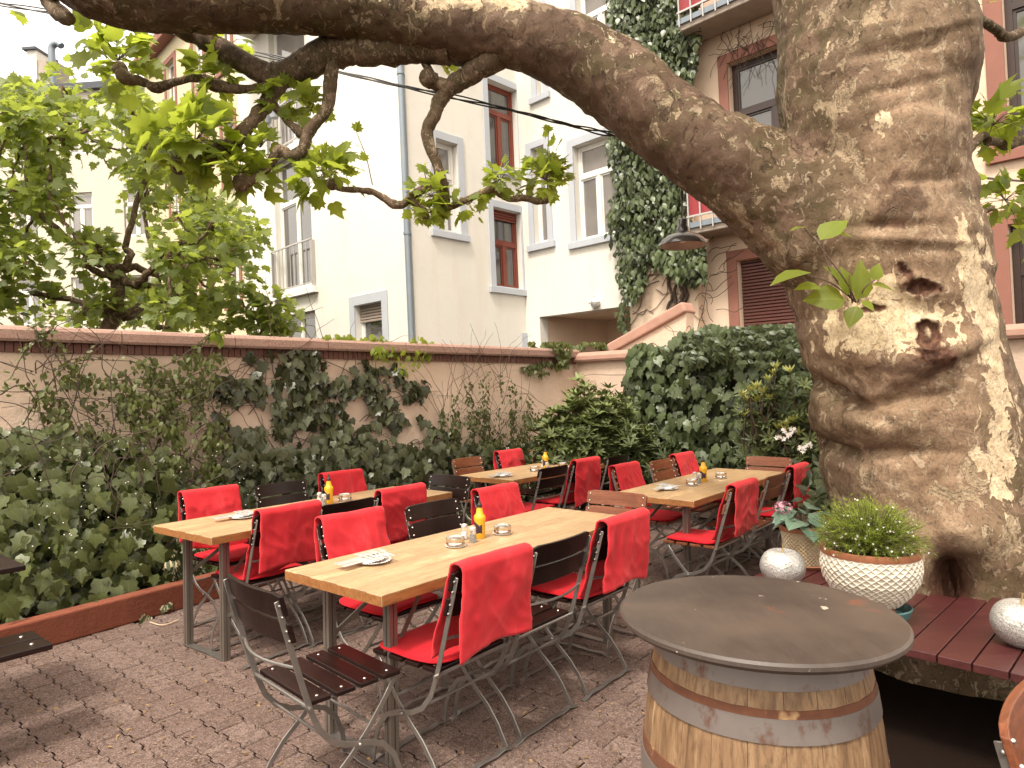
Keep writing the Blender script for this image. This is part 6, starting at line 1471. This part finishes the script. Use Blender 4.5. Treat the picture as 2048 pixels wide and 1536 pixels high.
# ------------------------------------------------------------------ potted plants
bu = empty('wax_bush', (pb_[0], pb_[1], pb_[2]+.235), label='fine needled bright green bush with tiny white flowers in the white bowl', cat='potted plant'); LV = Leaves(); b = MB(); FL = Leaves()
c0 = np.array([pb_[0], pb_[1], pb_[2]+.235])
for k in range(620):
    d = rv(); d /= np.linalg.norm(d); d[2] = abs(d[2])*.98-.12
    tipp = c0 + np.array([0, 0, .05]) + d*np.array([.275, .275, .265])*(.9+.16*noise.noise(Vector(tuple(d*3))))*rng.uniform(.8, 1.06); a = c0+np.array([d[0]*.05, d[1]*.05, .0]); mid = (a+tipp)/2+np.array([0, 0, .02])
    S = smooth([a, mid, tipp], 5); b.tube([S[i] for i in (0, 3, 6, 10)], [.0022, .0018, .0014, .0008], 3, cap=False)
    for i in range(26):
        t = rng.uniform(.42, 1.0); p = S[min(10, int(t*10))]+rv(.004); dr = (tipp-a)/np.linalg.norm(tipp-a); sd_ = rv(); sd_ -= dr*(sd_@dr); sd_ /= np.linalg.norm(sd_)
        LV.add(p, dr*.8+sd_*.9, rv(), rng.uniform(.018, .032), np.clip((t-.5)*1.2*(.4+.8*max(0, d[2]))+rng.uniform(0, .35), 0, 1), 1)
    if rng.random() < .35 and d[1] < .4: FL.add(S[int(rng.uniform(6, 10))]+d*.012, rv()+Z, d+rv(.3), .011, .5, 1)
LV.build(bu, NEEDLE, M['needle'], 'needle', 0, 'needle_mass'); FL.build(bu, FLOWER, M['petal_white'], 'flower', 0, 'tiny_flowers'); b.build('twigs', M['twig'], bu, world=True)['kind'] = 'stuff'
hy = empty('hydrangea', (p2[0], p2[1], p2[2]+.2), label='potted hydrangea with blue green leaves and a fading pink flower head', cat='potted plant'); LV = Leaves(); b = MB(); c0 = np.array([p2[0], p2[1], p2[2]+.19])
for k in range(26):
    a = k*2.4; d = np.array([math.cos(a), math.sin(a), 0]); h = rng.uniform(.02, .14); L = rng.uniform(.03, .10); p = c0+d*L+Z*h; b.tube([c0+d*.02, p], [.004, .003], 5)
    LV.add(p, d+Z*rng.uniform(-.35, .25), Z+d*.2+np.array([0, -.35, 0])+rv(.15), rng.uniform(.10, .15), rng.uniform(.3, 1) if h > .06 else rng.uniform(0, .4), 1)
LV.build(hy, BROAD, M['hydra_leaf'], 'leaf', 60, 'leaf_mass')
fh = c0+np.array([-.125, -.02, .155]); b.tube([c0, c0+np.array([-.06, 0, .09]), fh], [.004, .004, .003], 5); b.build('stems', M['twig'], hy, world=True); FL = Leaves()
for k in range(60):
    d = rv(); d /= np.linalg.norm(d); FL.add(fh+d*np.array([.05, .05, .035]), np.cross(d, rv())+rv(.1), d+rv(.2), .026, rng.random(), 1)
FL.build(hy, FLOWER, M['petal_pink'], 'petal', 60, 'petal_mass')
d3 = empty('leafy_pot_plant', (p3[0], p3[1], p3[2]+.2), label='dark leaved plant in the half hidden tan pot', cat='potted plant'); LV = Leaves(); c0 = np.array([p3[0], p3[1], p3[2]+.2])
for k in range(44):
    a = k*2.4; d = np.array([math.cos(a), math.sin(a), 0]); h = rng.uniform(.0, .30); L = rng.uniform(.02, .13); LV.add(c0+d*L+Z*h, d+Z*rng.uniform(-.4, .3), Z+d*.2+rv(.2), rng.uniform(.09, .14), rng.uniform(0, .6), 1)
LV.build(d3, OVATE, M['creeper_leaf'], 'leaf', 60, 'leaf_mass')
# fairy light beads strung through the hedges
b = MB()
for k in range(150):
    if k % 2: x, y = rng.uniform(1290, 1640), rng.uniform(760, 960); p = onplane(x, y, SW+N2*.66, N2)
    else: x, y = rng.uniform(60, 520), rng.uniform(880, 1100); p = onplane(x, y, W1P+N1*(thL(x, y)*1.0), N1)
    b.ball(p, .0045, 4)
tag(b.build('fairy_lights', M['led']), 'tiny unlit fairy light beads scattered through the hedges', 'fairy lights', kind='stuff')
# fallen leaves and litter on the paving
LV = Leaves(); 
for k in range(620):
    p = hz(rng.uniform(0, 1300), rng.uniform(1180, 1530), .004); 
    if (p-KB) @ kn > -.05: continue
    LV.add(p, rv()*np.array([1, 1, .05]), Z+rv(.1), rng.uniform(.007, .026), rng.random(), 1)
M['litter'] = leafmat('dry_leaf', (.04, .02, .01), (.30, .19, .09), (.1, .06, .03), .8, .05, .2, False)
fl = empty('fallen_leaves', (0, 0, 0)); tag(fl, kind='stuff'); 
me_ = leaf_mesh('leaf_litter', OVATE, M['litter'], np.array(LV.p), np.array(LV.t), np.array(LV.n), np.array(LV.s), np.array(LV.c)); link('leaf_litter', me_, fl)['kind'] = 'stuff'
b = MB(); b.tube(smooth([hz(300, 1244, .008), hz(325, 1250, .008), hz(357, 1240, .012)], 6), .004, 5); tag(b.build('dry_stick', plain('dry_stick', (.5, .36, .24), .8)), 'pale dry stick lying on the paving beside the kerb', 'stick')
